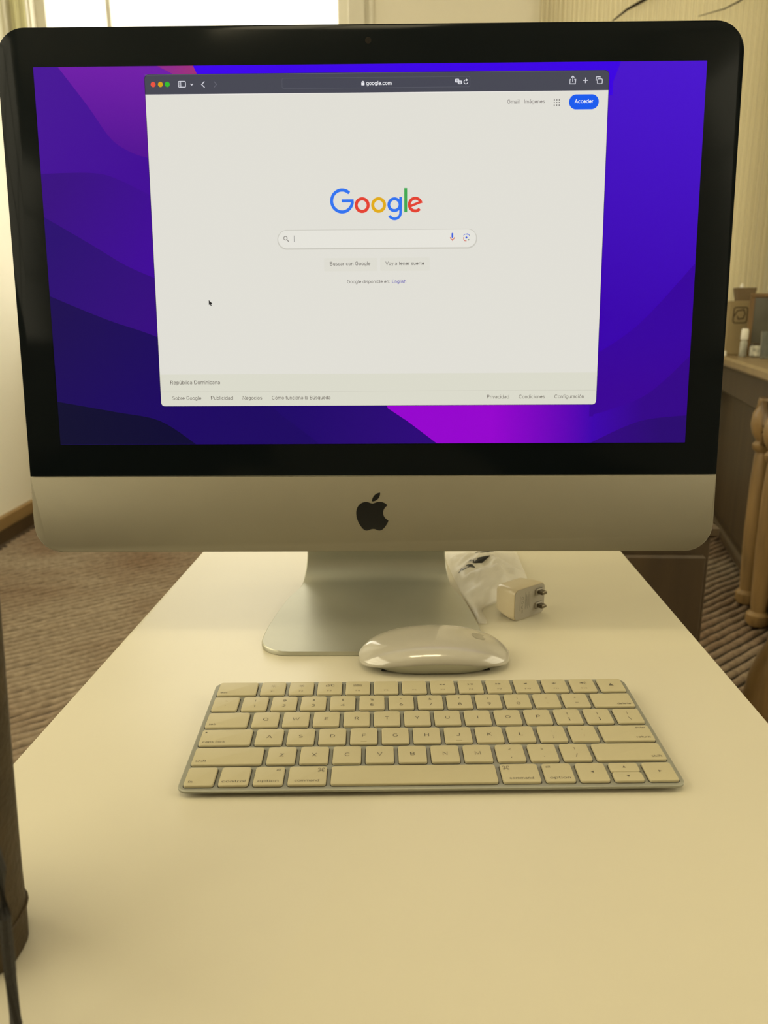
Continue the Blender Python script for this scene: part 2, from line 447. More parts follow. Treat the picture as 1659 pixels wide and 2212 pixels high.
M['charger'] = pmat('white_charger_plastic', (0.49, 0.425, 0.29), 0.28, spec=0.5, var=0.01)
M['charger_face'] = pmat('grey_charger_face', (0.32, 0.296, 0.24), 0.45, var=0.02)
M['print_grey'] = pmat('charger_print', (0.152, 0.14, 0.112), 0.6)
M['brass'] = pmat('charger_pin_metal', (0.128, 0.108, 0.072), 0.35, metal=0.8)
M['wood'] = pmat('carved_wood', (0.16, 0.096, 0.036), 0.42, var=0.35, vscale=9, stretch=(4, 4, .6), bump=0.15, bscale=50)
M['wood_light'] = pmat('golden_carved_wood', (0.24, 0.152, 0.06), 0.4, var=0.3, vscale=9, stretch=(4, 4, .5), bump=0.15, bscale=50)
M['wood_dark'] = pmat('dark_stained_wood', (0.052, 0.033, 0.0145), 0.55, var=0.25, vscale=7, stretch=(3, 3, .4))
M['console_top'] = pmat('console_top_wood', (0.272, 0.2, 0.104), 0.4, var=0.15, vscale=7, stretch=(6, 1, 1))
M['leather'] = pmat('brown_leather', (0.034, 0.022, 0.008), 0.6, spec=0.25, var=0.25, vscale=60, bump=0.35, bscale=300)
M['strap'] = pmat('black_strap_webbing', (0.008, 0.006, 0.004), 0.7, bump=0.3, bscale=800)
M['card'] = pmat('tan_cardboard', (0.32, 0.248, 0.128), 0.7, var=0.1, vscale=6)
M['card_dark'] = pmat('brown_cardboard', (0.16, 0.112, 0.056), 0.7, var=0.1)
M['ink'] = pmat('dark_brown_ink', (0.072, 0.048, 0.02), 0.7)
M['bottle_white'] = pmat('white_bottle_cap', (0.85, 0.83, 0.75), 0.35)
M['bottle_grey'] = pmat('grey_bottle_label', (0.42, 0.42, 0.36), 0.4, var=0.2, vscale=60)
M['tin'] = pmat('patterned_tin', (0.288, 0.288, 0.24), 0.4, var=0.3, vscale=45, color2=(0.75, 0.74, 0.64))
M['tumbler'] = pmat('clear_tumbler_glass', (0.496, 0.528, 0.496), 0.08, trans=0.85)
M['mirror_dark'] = pmat('dim_picture_glass', (0.08, 0.076, 0.052), 0.2, var=0.3, vscale=5)
M['twig'] = pmat('dark_twig_bark', (0.024, 0.0144, 0.008), 0.7, var=0.2)

def curtain_mat(name, col, transl):
    mt = bpy.data.materials.new(name); mt.use_nodes = True
    nt = mt.node_tree
    for n in list(nt.nodes):
        if n.type != 'OUTPUT_MATERIAL': nt.nodes.remove(n)
    out = [n for n in nt.nodes if n.type == 'OUTPUT_MATERIAL'][0]
    d = nt.nodes.new('ShaderNodeBsdfDiffuse'); t = nt.nodes.new('ShaderNodeBsdfTranslucent')
    tc = nt.nodes.new('ShaderNodeTexCoord'); wv = nt.nodes.new('ShaderNodeTexWave')
    wv.inputs['Scale'].default_value = 26; wv.inputs['Distortion'].default_value = 1.5
    wv.inputs['Detail'].default_value = 2
    rp = nt.nodes.new('ShaderNodeValToRGB')
    rp.color_ramp.elements[0].color = tuple(c*.84 for c in col) + (1,)
    rp.color_ramp.elements[1].color = tuple(col) + (1,)
    mx = nt.nodes.new('ShaderNodeMixShader'); mx.inputs[0].default_value = transl
    nt.links.new(tc.outputs['Object'], wv.inputs['Vector'])
    nt.links.new(wv.outputs['Color'], rp.inputs['Fac'])
    nt.links.new(rp.outputs['Color'], d.inputs['Color']); nt.links.new(rp.outputs['Color'], t.inputs['Color'])
    nt.links.new(d.outputs[0], mx.inputs[1]); nt.links.new(t.outputs[0], mx.inputs[2])
    nt.links.new(mx.outputs[0], out.inputs['Surface'])
    return mt
M['curtain'] = curtain_mat('ribbed_sheer_curtain', (0.93, 0.88, 0.70), 0.40)
M['curtain_pale'] = curtain_mat('pale_window_curtain', (0.86, 0.84, 0.62), 0.55)

def pane_mat(name, tint, gloss, clear, milky=0.0):
    mt = bpy.data.materials.new(name); mt.use_nodes = True
    nt = mt.node_tree
    for n in list(nt.nodes):
        if n.type != 'OUTPUT_MATERIAL': nt.nodes.remove(n)
    out = [n for n in nt.nodes if n.type == 'OUTPUT_MATERIAL'][0]
    tr = nt.nodes.new('ShaderNodeBsdfTransparent'); tr.inputs[0].default_value = tint + (1,)
    gl = nt.nodes.new('ShaderNodeBsdfGlossy'); gl.inputs['Roughness'].default_value = gloss
    mx = nt.nodes.new('ShaderNodeMixShader'); mx.inputs[0].default_value = clear
    nt.links.new(tr.outputs[0], mx.inputs[1])
    if milky > 0:
        df = nt.nodes.new('ShaderNodeBsdfDiffuse'); df.inputs[0].default_value = (0.78, 0.76, 0.70, 1)
        m2 = nt.nodes.new('ShaderNodeMixShader'); m2.inputs[0].default_value = milky
        nt.links.new(gl.outputs[0], m2.inputs[1]); nt.links.new(df.outputs[0], m2.inputs[2])
        nt.links.new(m2.outputs[0], mx.inputs[2])
    else:
        nt.links.new(gl.outputs[0], mx.inputs[2])
    nt.links.new(mx.outputs[0], out.inputs['Surface'])
    return mt
M['pane'] = pane_mat('window_glass', (1, 1, 1), 0.02, 0.06)
M['film'] = pane_mat('clear_plastic_film', (0.93, 0.92, 0.90), 0.30, 0.45, 0.85)

def rug_mat():
    mt = pmat('woven_rug_wool', (0.30, 0.235, 0.15), 0.9, spec=0.1)
    nt = mt.node_tree; b = nt.nodes['Principled BSDF']
    tc = nt.nodes.new('ShaderNodeTexCoord')
    n1 = nt.nodes.new('ShaderNodeTexNoise'); n1.inputs['Scale'].default_value = 2.2; n1.inputs['Detail'].default_value = 3
    n2 = nt.nodes.new('ShaderNodeTexNoise'); n2.inputs['Scale'].default_value = 55; n2.inputs['Detail'].default_value = 4
    r1 = nt.nodes.new('ShaderNodeValToRGB')
    r1.color_ramp.elements[0].position = .35; r1.color_ramp.elements[1].position = .65
    r1.color_ramp.elements[0].color = (0.25, 0.18, 0.125, 1); r1.color_ramp.elements[1].color = (0.36, 0.30, 0.23, 1)
    r2 = nt.nodes.new('ShaderNodeValToRGB')
    r2.color_ramp.elements[0].position = .3; r2.color_ramp.elements[1].position = .75
    r2.color_ramp.elements[0].color = (0.74, 0.72, 0.70, 1); r2.color_ramp.elements[1].color = (1.25, 1.23, 1.2, 1)
    mu = nt.nodes.new('ShaderNodeMixRGB'); mu.blend_type = 'MULTIPLY'; mu.inputs[0].default_value = 1
    for n in (n1, n2): nt.links.new(tc.outputs['Object'], n.inputs['Vector'])
    nt.links.new(n1.outputs['Fac'], r1.inputs['Fac']); nt.links.new(n2.outputs['Fac'], r2.inputs['Fac'])
    nt.links.new(r1.outputs['Color'], mu.inputs[1]); nt.links.new(r2.outputs['Color'], mu.inputs[2])
    nt.links.new(mu.outputs[0], b.inputs['Base Color'])
    return mt
M['rug'] = rug_mat()
M['rug_gap_shade'] = pmat('rug_backing_shade', (0.04, 0.0288, 0.0176), 0.9, var=0.2, vscale=30)  # backing made dark to give the shade in the gaps between ribs

# ------------------------------------------------------------------ room shell
X0, X1, Y0, Y1, Z0, Z1 = -1.70, 1.95, -2.10, 3.60, -0.72, 2.45
TH = 0.16
fl = MB(); fl.box(((X0+X1)/2, (Y0+Y1)/2, Z0-0.05), (X1-X0+2*TH, Y1-Y0+2*TH, 0.1))
struct('floor', fl, M['floorboard'])
ce = MB(); ce.box(((X0+X1)/2, (Y0+Y1)/2, Z1+0.05), (X1-X0+2*TH, Y1-Y0+2*TH, 0.1))
struct('ceiling', ce, M['ceiling'])

def wall_with_holes(name, axis, pos, out, a0, a1, holes, mat='wall'):
    """wall slab on the plane axis=pos growing outwards; holes = [(a0, a1, z0, z1), ...]"""
    mb = MB()
    def slab(p0, p1, z0, z1):
        if p1 - p0 < 1e-4 or z1 - z0 < 1e-4: return
        c, s = (p0+p1)/2, p1-p0
        if axis == 'y': mb.box((c, pos + out*TH/2, (z0+z1)/2), (s, TH, z1-z0))
        else: mb.box((pos + out*TH/2, c, (z0+z1)/2), (TH, s, z1-z0))
    cur = a0
    for (h0, h1, z0, z1) in sorted(holes):
        slab(cur, h0, Z0, Z1); slab(h0, h1, Z0, z0); slab(h0, h1, z1, Z1); cur = h1
    slab(cur, a1, Z0, Z1)
    return struct(name, mb, M[mat])

HB = [(-1.606, -0.147, 0.22, 2.28), (0.84, 1.80, 0.22, 2.28)]
wall_with_holes('wall_back', 'y', Y1, 1, X0-TH, X1+TH, HB)
wall_with_holes('wall_left', 'x', X0, -1, Y0, Y1, [(-1.70, 0.70, 0.25, 2.15)])
wall_with_holes('wall_right', 'x', X1, 1, Y0, Y1, [(-1.10, 0.70, 0.25, 2.05)])
wall_with_holes('wall_front', 'y', Y0, -1, X0-TH, X1+TH, [], 'wall_wood')

def window(n, axis, pos, a0, a1, z0, z1, cols, rows):
    fw, fd = 0.045, 0.06
    e = bpy.data.objects.new('window_%d' % n, None); COL.objects.link(e)
    e['kind'] = 'structure'
    def at(a, z, sa, sz, d=fd):
        return ((a, pos, z), (sa, d, sz)) if axis == 'y' else ((pos, a, z), (d, sa, sz))
    e.location = (0, 0, 0)
    fr = MB()
    for z in (z0 + fw/2, z1 - fw/2): fr.box(*at((a0+a1)/2, z, a1-a0, fw))
    for a in (a0 + fw/2, a1 - fw/2): fr.box(*at(a, (z0+z1)/2, fw, z1-z0-2*fw))
    fr.build('window_frame', M['frame_white'], e)
    bw = 0.020
    cf_ = cols if isinstance(cols, list) else [k/cols for k in range(1, cols)]
    for t_ in cf_:
        mb = MB(); a = a0 + (a1-a0)*t_
        mb.box(*at(a, (z0+z1)/2, bw, z1-z0-2*fw, 0.04)); mb.build('mullion', M['frame_white'], e)
    for k in range(1, rows):
        mb = MB(); z = z0 + (z1-z0)*k/rows
        mb.box(*at((a0+a1)/2, z, a1-a0-2*fw, bw, 0.036)); mb.build('glazing_bar', M['frame_white'], e)
    ed = [0] + cf_ + [1]
    for i in range(len(ed)-1):
        for j in range(rows):
            mb = MB()
            mb.box(*at(a0 + (a1-a0)*(ed[i]+ed[i+1])/2, z0 + (z1-z0)*(j+.5)/rows, (a1-a0)*(ed[i+1]-ed[i]) - .02, (z1-z0)/rows - .02, 0.004))
            mb.build('pane', M['pane'], e)
    sl = MB()
    s = -1 if pos > 0 else 1
    if axis == 'y': sl.bbox(((a0+a1)/2, pos + s*.09, z0 - .0125), (a1-a0+.08, .14, .025), .004)
    else: sl.bbox((pos + s*.09, (a0+a1)/2, z0 - .0125), (.14, a1-a0+.08, .025), .004)
    sl.build('window_sill', M['frame_white'], e)
    return e
window(1, 'y', Y1 + .09, -1.606, -0.147, 0.22, 2.28, [0.23], 2)
window(2, 'y', Y1 + .09, 0.84, 1.80, 0.22, 2.28, 2, 2)  # unseen window, added and widened so the curtain glows from behind
window(4, 'x', X1 + .09, -1.10, 0.70, 0.25, 2.05, 3, 3)  # unseen right-hand window, added for the fill light
window(3, 'x', X0 - .09, -1.70, 0.70, 0.25, 2.15, 4, 3)

bb = MB(); bb.bbox((X0 + .011, (Y0+Y1)/2, -0.634), (.022, Y1-Y0, .062), .006)
o = bb.build('baseboard_left', M['baseboard']); o['kind'] = 'structure'
b2 = MB(); b2.box((X0 + .009, (Y0+Y1)/2, -0.6925), (.018, Y1-Y0, .055)); b2.build('shadow_strip', M['baseboard_shadow'], o)  # dark strip painted as the shadow under the baseboard
for nm, c, s in (('baseboard_back', ((X0+X1)/2, Y1-.011, -.66), (X1-X0-.05, .022, .12)), ('baseboard_right', (X1-.011, (Y0+Y1)/2, -.66), (.022, Y1-Y0-.05, .12))):
    q = MB(); q.bbox(c, s, .006); struct(nm, q, M['baseboard'])
# casing beside the bright window
for k, (x, w_) in enumerate(((-0.104, .075), (-0.035, .018), (-1.64, .05))):
    q = MB(); q.bbox((x, Y1 - .012, 1.25), (w_, .024, 2.2), .005)
    struct('trim_%d' % (k+1), q, M['frame_white'])

# ------------------------------------------------------------------ unseen ceiling lamp, added for overhead light (two square diffusers)
LX, LY = -0.10, -0.55
lamp = thing('ceiling_lamp', 'unseen flat ceiling lamp with two square diffusers, added above the desk', 'lamp', (LX, LY, Z1 - .05))
q = MB(); q.bbox((0, 0, .035), (.80, .40, .03), .006); q.build('housing', M['frame_white'], lamp)
dm = emat('lamp_diffuser', (255, 236, 190), 5.0)
for sx in (-1, 1):
    q = MB(); q.bbox((sx*.195, 0, .012), (.36, .36, .016), .004); q.build('diffuser', dm, lamp)
for sx in (-1, 1):
    a_ = area('added_ceiling_lamp_light', (LX + sx*.195, LY, Z1 - .052), (0, 0, 0), .34, .34, 4.5)

# ------------------------------------------------------------------ woven rug (ribs are geometry)
def rug():
    ang = radians(38)                      # rib direction against the room's x axis
    d = Vector((cos(ang), sin(ang), 0)); nrm = Vector((-sin(ang), cos(ang), 0))
    pitch = 0.032; h = 0.015
    prof = [(0.17, 0.0), (0.20, .6), (0.33, .95), (0.5, 1.0), (0.67, .95), (0.80, .6), (0.83, 0.0)]
    x0, x1, y0, y1 = X0 + .05, X1 - .06, -0.6, Y1 - .05
    c = Vector(((x0+x1)/2, (y0+y1)/2, 0))
    R = 2.9; step = 0.028
    nr = int(2*R/pitch); ns = int(2*R/step)
    V = []; idx = {}; F = []
    rows = [(i, q) for i in range(nr) for q in range(7)]
    for ri, (i, q) in enumerate(rows):
        f, z = prof[q]
        for k in range(ns+1):
            s = -R + step*k
            t = -R + (i + f)*pitch
            w = noise.noise(Vector((s*4, t*4, 0)))*.006 + noise.noise(Vector((s*22, i*5.3, 9)))*.0035
            p = c + d*s + nrm*(t + w)
            zz = Z0 + .001 + h*z*(.8 + .4*noise.noise(Vector((s*24, i*3.1, 5))))
            if x0 <= p.x <= x1 and y0 <= p.y <= y1:
                idx[(ri, k)] = len(V); V.append((p.x, p.y, zz))
    for ri in range(len(rows)-1):
        if rows[ri][1] == 6: continue
        for k in range(ns):
            a = [(ri, k), (ri, k+1), (ri+1, k+1), (ri+1, k)]
            if all(t in idx for t in a): F.append(tuple(idx[t] for t in a))
    mb = MB(); mb.add(V, F)
    e = thing('rug', 'large ribbed woven brown-grey rug covering the floor under the desk', 'rug', (0, 0, Z0))
    o = mb.build('woven_ribs', M['rug'], e, True, 180)
    o.location = (0, 0, -Z0)
    b = MB(); b.box(((x0+x1)/2, (y0+y1)/2, .002), (x1-x0, y1-y0, .003)); b.build('shade_backing', M['rug_gap_shade'], e)
rug()

# ------------------------------------------------------------------ curtains
def curtain(name, label, mat, x0, x1, y, z0, z1, pitch, amp, group=None):
    e = thing(name, label, 'curtain', ((x0+x1)/2, y, z0), 0, group)
    n = int((x1-x0)/pitch*10); nz = 14
    V = []; F = []
    for j in range(nz+1):
        for i in range(n+1):
            x = x0 + (x1-x0)*i/n
            ph = 2*pi*(x-x0)/pitch
            fl_ = .65 + .35*(1 - j/nz)
            yy = amp*fl_*(sin(ph) + .35*sin(ph*.37 + 1.3)) + .012*noise.noise(Vector((x*7, j*.3, 2)))
            V.append((x - (x0+x1)/2, yy, (z1-z0)*j/nz))
    for j in range(nz):
        for i in range(n):
            a = j*(n+1)+i
            F.append((a, a+1, a+n+2, a+n+1))
    mb = MB(); mb.add(V, F)
    o = mb.build('fabric', mat, e, True, 180)
    sd = o.modifiers.new('thickness', 'SOLIDIFY'); sd.thickness = .0015
    r = MB(); r.tube([(-(x1-x0)/2 - .03, 0, z1-z0+.02), ((x1-x0)/2 + .02, 0, z1-z0+.02)], .012, 10)
    r.build('rod', M['wood_dark'], e, True)
    return e
curtain('curtain', 'cream finely ribbed curtain hanging beyond the carved console', M['curtain'], 0.735, 1.90, Y1-.06, 0.02, 2.30, .021, .0045)
curtain('curtain', 'pale yellow-green curtain strip beside the bright window', M['curtain_pale'], -1.672, -1.60, Y1-.07, 0.05, 2.34, .05, .012)

for lab, pts, r0 in (('thick dark twig hung slanting across the ribbed curtain', [(1.06, 1.535), (1.1227, 1.581), (1.19, 1.615), (1.2572, 1.655), (1.36, 1.73)], .012),
                     ('thin curved dark twig hung on the ribbed curtain', [(1.45, 1.553), (1.5654, 1.583), (1.63, 1.613), (1.6879, 1.655), (1.75, 1.72)], .006)):
    mb = MB(); n = len(pts)
    mb.tube([(x, Y1-.10, z) for x, z in pts], [r0*(.25 + .75*i/(n-1)) for i in range(n)], 8)
    o = mb.build('twig', M['twig'], None, True); tag(o, lab, 'twig', 'twigs on the curtain')

# ------------------------------------------------------------------ desk
RT = Z0 + .0185                          # top of the rug's ribs
DA = -0.052
desk = thing('desk', 'narrow white laminate desk carrying the computer and keyboard', 'desk', (-0.0065, 0.1, RT), DA)
DW, DY0, DY1 = 0.2316, -0.80, 0.55
t = MB()
rg = []
for z, i in ((-.026, .002), (-.024, 0), (-.0016, 0), (-.0005, .0005), (0, .0018)):
    rg.append([(x, y + (DY0+DY1)/2, z - RT) for x, y in rr(2*DW-2*i, DY1-DY0-2*i, .006, 4)])
t.rings(rg); t.build('tabletop', M['desk'], desk, True, 30)
for sx in (-1, 1):
    for y in (DY0+.05, DY1-.05):
        l = MB(); l.bbox((sx*(DW-.035), y, (-.026-RT)/2), (.04, .04, -.026-RT), .004); l.build('leg', M['desk_leg'], desk)
    l = MB(); l.bbox((sx*(DW-.035), (DY0+DY1)/2, -.05-RT), (.02, DY1-DY0-.15, .045), .003); l.build('rail', M['desk_leg'], desk)

# ------------------------------------------------------------------ all-in-one computer
TILT = -0.08886
pc = thing('desktop_computer', 'silver all-in-one desktop computer with a lit screen on the white desk', 'computer', (-0.03291, 0.156515, 0), -0.022466)
BZ = 0.159062                                  # height of the display's lower edge
def on_face(o):
    o.location = (0, 0, BZ); o.rotation_euler = (TILT, 0, 0)
    return o
FW, V0, V1, VC = 0.5285, -0.0846, 0.2945, -0.0248    # face width, bottom, top, chin line (m)
FH = V1 - V0; FC = (V0+V1)/2
RC = 0.0205
sh = MB(); rg = []
for y, i, r in ((.0012, .0006, RC), (.0020, 0, RC), (.0055, 0, RC), (.0065, .0012, RC), (.010, .022, .03), (.018, .062, .045), (.028, .105, .05), (.035, .135, .04), (.038, .165, .02)):
    rg.append([(x, y, z + FC) for x, z in rr(FW-2*i, FH-2*i, max(r - i*.2, .01), 10)])
sh.rings(rg)
on_face(sh.build('back_shell', M['alu'], pc, True, 50))
# front glass and chin
def face_slab(name, mat, v0, v1, rad, th, inset=.0004):
    mb = MB(); rg = []
    for y, i in ((th, inset), (.0003, inset), (0, inset+.0003)):
        rg.append([(x, y, z + (v0+v1)/2) for x, z in rr(FW-2*i, v1-v0-2*i, rad, 10)])
    mb.rings(rg)
    return on_face(mb.build(name, mat, pc, True, 40))
face_slab('front_glass', M['glass_black'], VC, V1, (.0004, RC, RC, .0004), .0012)
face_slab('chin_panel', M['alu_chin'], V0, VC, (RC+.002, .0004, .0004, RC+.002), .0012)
lens = MB(); lens.rings([[(r*cos(2*pi*k/20), y, .2835 + r*sin(2*pi*k/20)) for k in range(20)] for r, y in ((.0022, 0.0), (.0022, -.00003), (.0016, -.00004))])
tag(on_face(lens.build('webcam', M['lens'], pc, True)), 'dark webcam lens above the screen')
# emblem on the chin
body, leaf = apple_paths()
k = .0298/24
for nm, P in (('emblem_body', body), ('emblem_leaf', leaf)):
    mb = MB()
    pts = [(x*k*1.03 + .0005, z*k - .0526) for x, z in P]
    mb.rings([[(x, y, z) for x, z in pts] for y in (0.0, -.00015)])
    o = on_face(mb.build(nm, M['logo_black'], pc))
    tag(o, 'glossy black bitten-apple emblem')
# stand: one bent aluminium plate
def stand():
    T = .0035
    path = []                                   # (y, z, half width)
    y0 = -0.0365
    rc = .024
    for k in range(9):                          # rounded front corners
        a = pi/2*k/8
        path.append((y0 + rc*(1-cos(a)), 0, .0885 - rc + rc*sin(a)))
    for y, hw in ((-.002, .0885), (.012, .0880), (.030, .0862), (.050, .0842), (.070, .0815), (.085, .0785), (.098, .0750), (.107, .0722)):
        path.append((y, 0, hw))
    br = .022; yb = .1135
    lean = radians(103)                         # plate turns up and a little forward
    for k in range(1, 13):
        a = lean*k/12
        path.append((yb + br*sin(a), br*(1-cos(a)), .0715 - .0045*k/12))
    ye, ze = path[-1][0], path[-1][1]
    dy, dz = cos(lean), sin(lean)
    for s in (.02, .06, .12, .19, .235):
        path.append((ye + dy*s, ze + dz*s, .067 - .010*s/.235))
    top = []; bot = []
    n = len(path)
    rings = []
    for i, (y, z, hw) in enumerate(path):
        a, b = path[max(i-1, 0)], path[min(i+1, n-1)]
        ty, tz = b[0]-a[0], b[1]-a[1]
        L = math.hypot(ty, tz) or 1
        ny, nz = -tz/L, ty/L                    # towards the inside of the bend
        e = .0009
        hw = max(hw, .004)
        rings.append([(-hw, y, z), (hw, y, z), (hw, y + ny*(T-e), z + nz*(T-e)), (hw-e, y + ny*T, z + nz*T),
                      (-hw+e, y + ny*T, z + nz*T), (-hw, y + ny*(T-e), z + nz*(T-e))])
    mb = MB(); mb.rings(rings)
    o = mb.build('stand', M['alu'], pc, True, 35)
    o.location = (0, 0, .0004)
    h = MB(); h.tube([(-.04, .052, .245), (.04, .052, .245)], .012, 14); h.build('hinge', M['alu'], pc, True)
    return o
stand()

# ---- the lit display: wallpaper and browser window
scr = MB()
scr.rings([[(x, y, z + .13405) for x, z in rr(.4766, .2681, .0003, 2)] for y in (0.0002, -.00004)])
screen = scr.build('screen', gmat('display_blue', (74, 20, 205), (240, 262), (58, 0, 172), (200, 90)), pc)
tag(on_face(screen), 'lit display showing a purple and blue wallpaper behind a browser window')
L = 1
def band(name, pts, ca, pa, cb, pb):
    global L
    L += 1
    f = Flat(); f.poly(pts)
    return f.screen_obj(name, gmat(name + '_%d' % L, ca, pa, cb, pb), screen, L)
T_, XL, XR = 268.0, -238.2, 238.2
def smooth(pts, n=6):
    out = []
    for i in range(len(pts)-1):
        p0, p1, p2, p3 = pts[max(i-1, 0)], pts[i], pts[i+1], pts[min(i+2, len(pts)-1)]
        for k in range(n):
            t = k/n
            out.append(tuple(.5*((2*p1[c]) + (-p0[c]+p2[c])*t + (2*p0[c]-5*p1[c]+4*p2[c]-p3[c])*t*t + (-p0[c]+3*p1[c]-3*p2[c]+p3[c])*t**3) for c in (0, 1)))
    return out + [pts[-1]]
band('wallpaper_band', [(-124.3, T_), (178, T_), (173, 255), (173, 246), (-110, 246), (-121.5, 262)], (62, 0, 238), (-120, 260), (60, 0, 226), (175, 260))
band('wallpaper_band', [(XL, 0.1), (-60, 0.1), (-60, 200), (-110, 246), (-121.5, 262), (-124.3, T_), (XL, T_)], (72, 22, 150), (-230, 262), (66, 10, 150), (-165, 200))
band('wallpaper_band', [(-220.7, T_), (-149.7, T_), (-137, 261.5), (-100, 240), (-100, 190)] + list(reversed(smooth([(-220.7, T_), (-200.9, 241.8), (-185.7, 219.9), (-171.2, 210.4), (-157, 206)]))),
     (112, 30, 168), (-160, 266), (84, 18, 148), (-165, 212))
band('wallpaper_band', [(-149.7, T_), (-124.3, T_), (-121.5, 262), (-115, 250), (-128, 250), (-137.4, 261.8)], (146, 44, 140), (-140, 266), (160, 50, 120), (-124, 262))
band('wallpaper_band', smooth([(XL, 196.4), (-200.6, 196.7), (-180.7, 191.5), (-150, 176)]) + [(-60, 176), (-60, .1), (XL, .1)], (58, 16, 128), (-235, 175), (64, 6, 152), (-160, 130))
band('wallpaper_band', smooth([(XL, 166.5), (-204.0, 146.5), (-180, 132), (-157, 122)]) + [(-60, 118), (-60, .1), (XL, .1)], (44, 16, 112), (-235, 145), (54, 8, 128), (-160, 85))
band('wallpaper_band', [(-110, 60), (-110, .1), (50, .1), (27.7, 16.9), (12.9, 26.7), (0, 60)], (30, 4, 104), (-60, 20), (44, 4, 120), (35, 10))
band('wallpaper_band', smooth([(XL, 110.4), (-197.1, 93.4), (-157.9, 79.7), (-90, 50), (-74.2, 27.8), (-57, 13.7), (-39.5, .1)]) + [(XL, .1)], (30, 14, 82), (-235, 95), (28, 4, 98), (-160, 20))
band('wallpaper_band', smooth([(XL, 32.7), (-194.4, 24.8), (-161, 18.0), (-134, .1)]) + [(XL, .1)], (16, 14, 48), (-236, 30), (12, 8, 50), (-160, 2))
band('wallpaper_band', [(0, 60), (12.9, 26.7), (27.7, 16.9), (50, .1), (XR, .1), (XR, 60)], (150, 0, 206), (92, 10), (62, 0, 172), (168, 10))
band('wallpaper_band', smooth([(XR, 131), (199.3, 87.8), (165, 64)]) + [(165, 20), (XR, 20)], (56, 0, 158), (200, 80), (58, 0, 150), (200, 40))
band('wallpaper_band', smooth([(XR, 64.5), (208.7, 36.9), (180, 25), (168, 21.5)]) + [(168, .1), (XR, .1)], (62, 0, 172), (168, 10), (52, 2, 136), (205, 10))
band('wallpaper_band', smooth([(XR, 20.5), (202.8, 16.1), (166.7, .1)]) + [(XR, .1)], (42, 6, 112), (220, 10), (50, 2, 128), (180, 3))

E_ = {}
def em(rgb):
    if rgb not in E_: E_[rgb] = emat('display_%d_%d_%d' % rgb, rgb)
    return E_[rgb]
PAGE = (225, 223, 214)
WX0, WX1, WV0, WV1 = -158.9, 169.6, 29.0, 262.0
def ui(name, fig, rgb, layer, label=None):
    o = fig.screen_obj(name, em(rgb), screen, layer)
    if label: o['label'] = label
    return o
LB = 18
f = Flat().poly([(x + (WX0+WX1)/2, y + (WV0+WV1)/2) for x, y in rr(WX1-WX0+.5, WV1-WV0+.5, 3.2, 8)])
ui('window_edge', f, (30, 28, 40), LB)
f = Flat().poly([(x + (WX0+WX1)/2, y + (WV0+248.9)/2) for x, y in rr(WX1-WX0, 248.9-WV0, (2.8, .01, .01, 2.8), 8)])
ui('web_page', f, PAGE, LB+1)
f = Flat().poly([(x + (WX0+WX1)/2, y + (248.9+WV1)/2) for x, y in rr(WX1-WX0, WV1-248.9, (.01, 3, 3, .01), 8)])
ui('browser_toolbar', f, (72, 73, 84), LB+1)
f = Flat().rect(WX0+.2, WV1-.35, WX1-3, WV1-.1); ui('toolbar_highlight', f, (104, 104, 118), LB+2)
f = Flat().rect(WX0, 248.5, WX1, 248.9); ui('page_highlight', f, (244, 240, 236), LB+2)
LC = LB+3
for x, c in ((-153.0, (236, 84, 66)), (-147.8, (218, 164, 22)), (-142.9, (52, 190, 44))):
    ui('window_button', Flat().disc(x, 255.5, 1.75), c, LC)
IC = (214, 214, 224)
f = Flat().box_outline(-135.0, 253.6, -129.9, 257.4, .7, .5).stroke([(-133.3, 253.8), (-133.3, 257.2)], .45)
for q in range(3): f.rect(-134.6, 254.6 + q*.8, -133.8, 254.9 + q*.8)
ui('sidebar_icon', f, IC, LC)
ui('menu_chevron', Flat().stroke([(-126.4, 255.7), (-125.5, 254.9), (-124.6, 255.7)], .55), IC, LC)
ui('back_arrow', Flat().stroke([(-116.4, 257.2), (-118.4, 255.2), (-116.4, 253.2)], .6), IC, LC)
ui('forward_arrow', Flat().stroke([(-109.6, 257.1), (-107.8, 255.2), (-109.6, 253.3)], .5), (104, 104, 116), LC)
ui('address_field', Flat().rrect(-61.4, 251.9, 71.9, 258.9, 1.4), (92, 93, 104), LC)
ui('address_field_fill', Flat().rrect(-61.15, 252.15, 71.65, 258.65, 1.2), (71, 72, 84), LC+1)
f = Flat().rrect(-5.0, 253.6, -2.8, 255.5, .3).stroke(arc(-3.9, 255.5, .75, 0, 180, 10), .45)
ui('padlock_icon', f, (232, 232, 238), LC+2)
ui('address_text', Flat().text('google.com', -1.6, 253.75, width=18.0, bold=.03), (236, 236, 240), LC+2)
f = Flat().rrect(61.2, 254.9, 64.2, 257.3, .7).rrect(63.2, 253.7, 66.2, 256.1, .7)
ui('translate_icon', f, (220, 220, 228), LC+2)
ui('translate_mark', Flat().stroke([(62.1, 256.5), (63.3, 256.5)], .3).stroke([(62.7, 256.9), (62.7, 255.6)], .3).stroke([(64.2, 254.2), (64.8, 255.7), (65.4, 254.2)], .3), (72, 73, 84), LC+3)
f = Flat().stroke(arc(68.9, 255.2, 1.35, 60, 350, 20), .5).poly([(69.0, 257.4), (70.6, 256.4), (69.0, 255.6)])
ui('reload_icon', f, (224, 224, 230), LC+2)
f = Flat().stroke([(143.1, 256.3), (142.3, 256.3), (142.3, 253.3), (146.1, 253.3), (146.1, 256.3), (145.3, 256.3)], .5).stroke([(144.2, 254.6), (144.2, 258.3)], .5).stroke([(143.1, 257.3), (144.2, 258.4), (145.3, 257.3)], .5)
ui('share_icon', f, IC, LC)
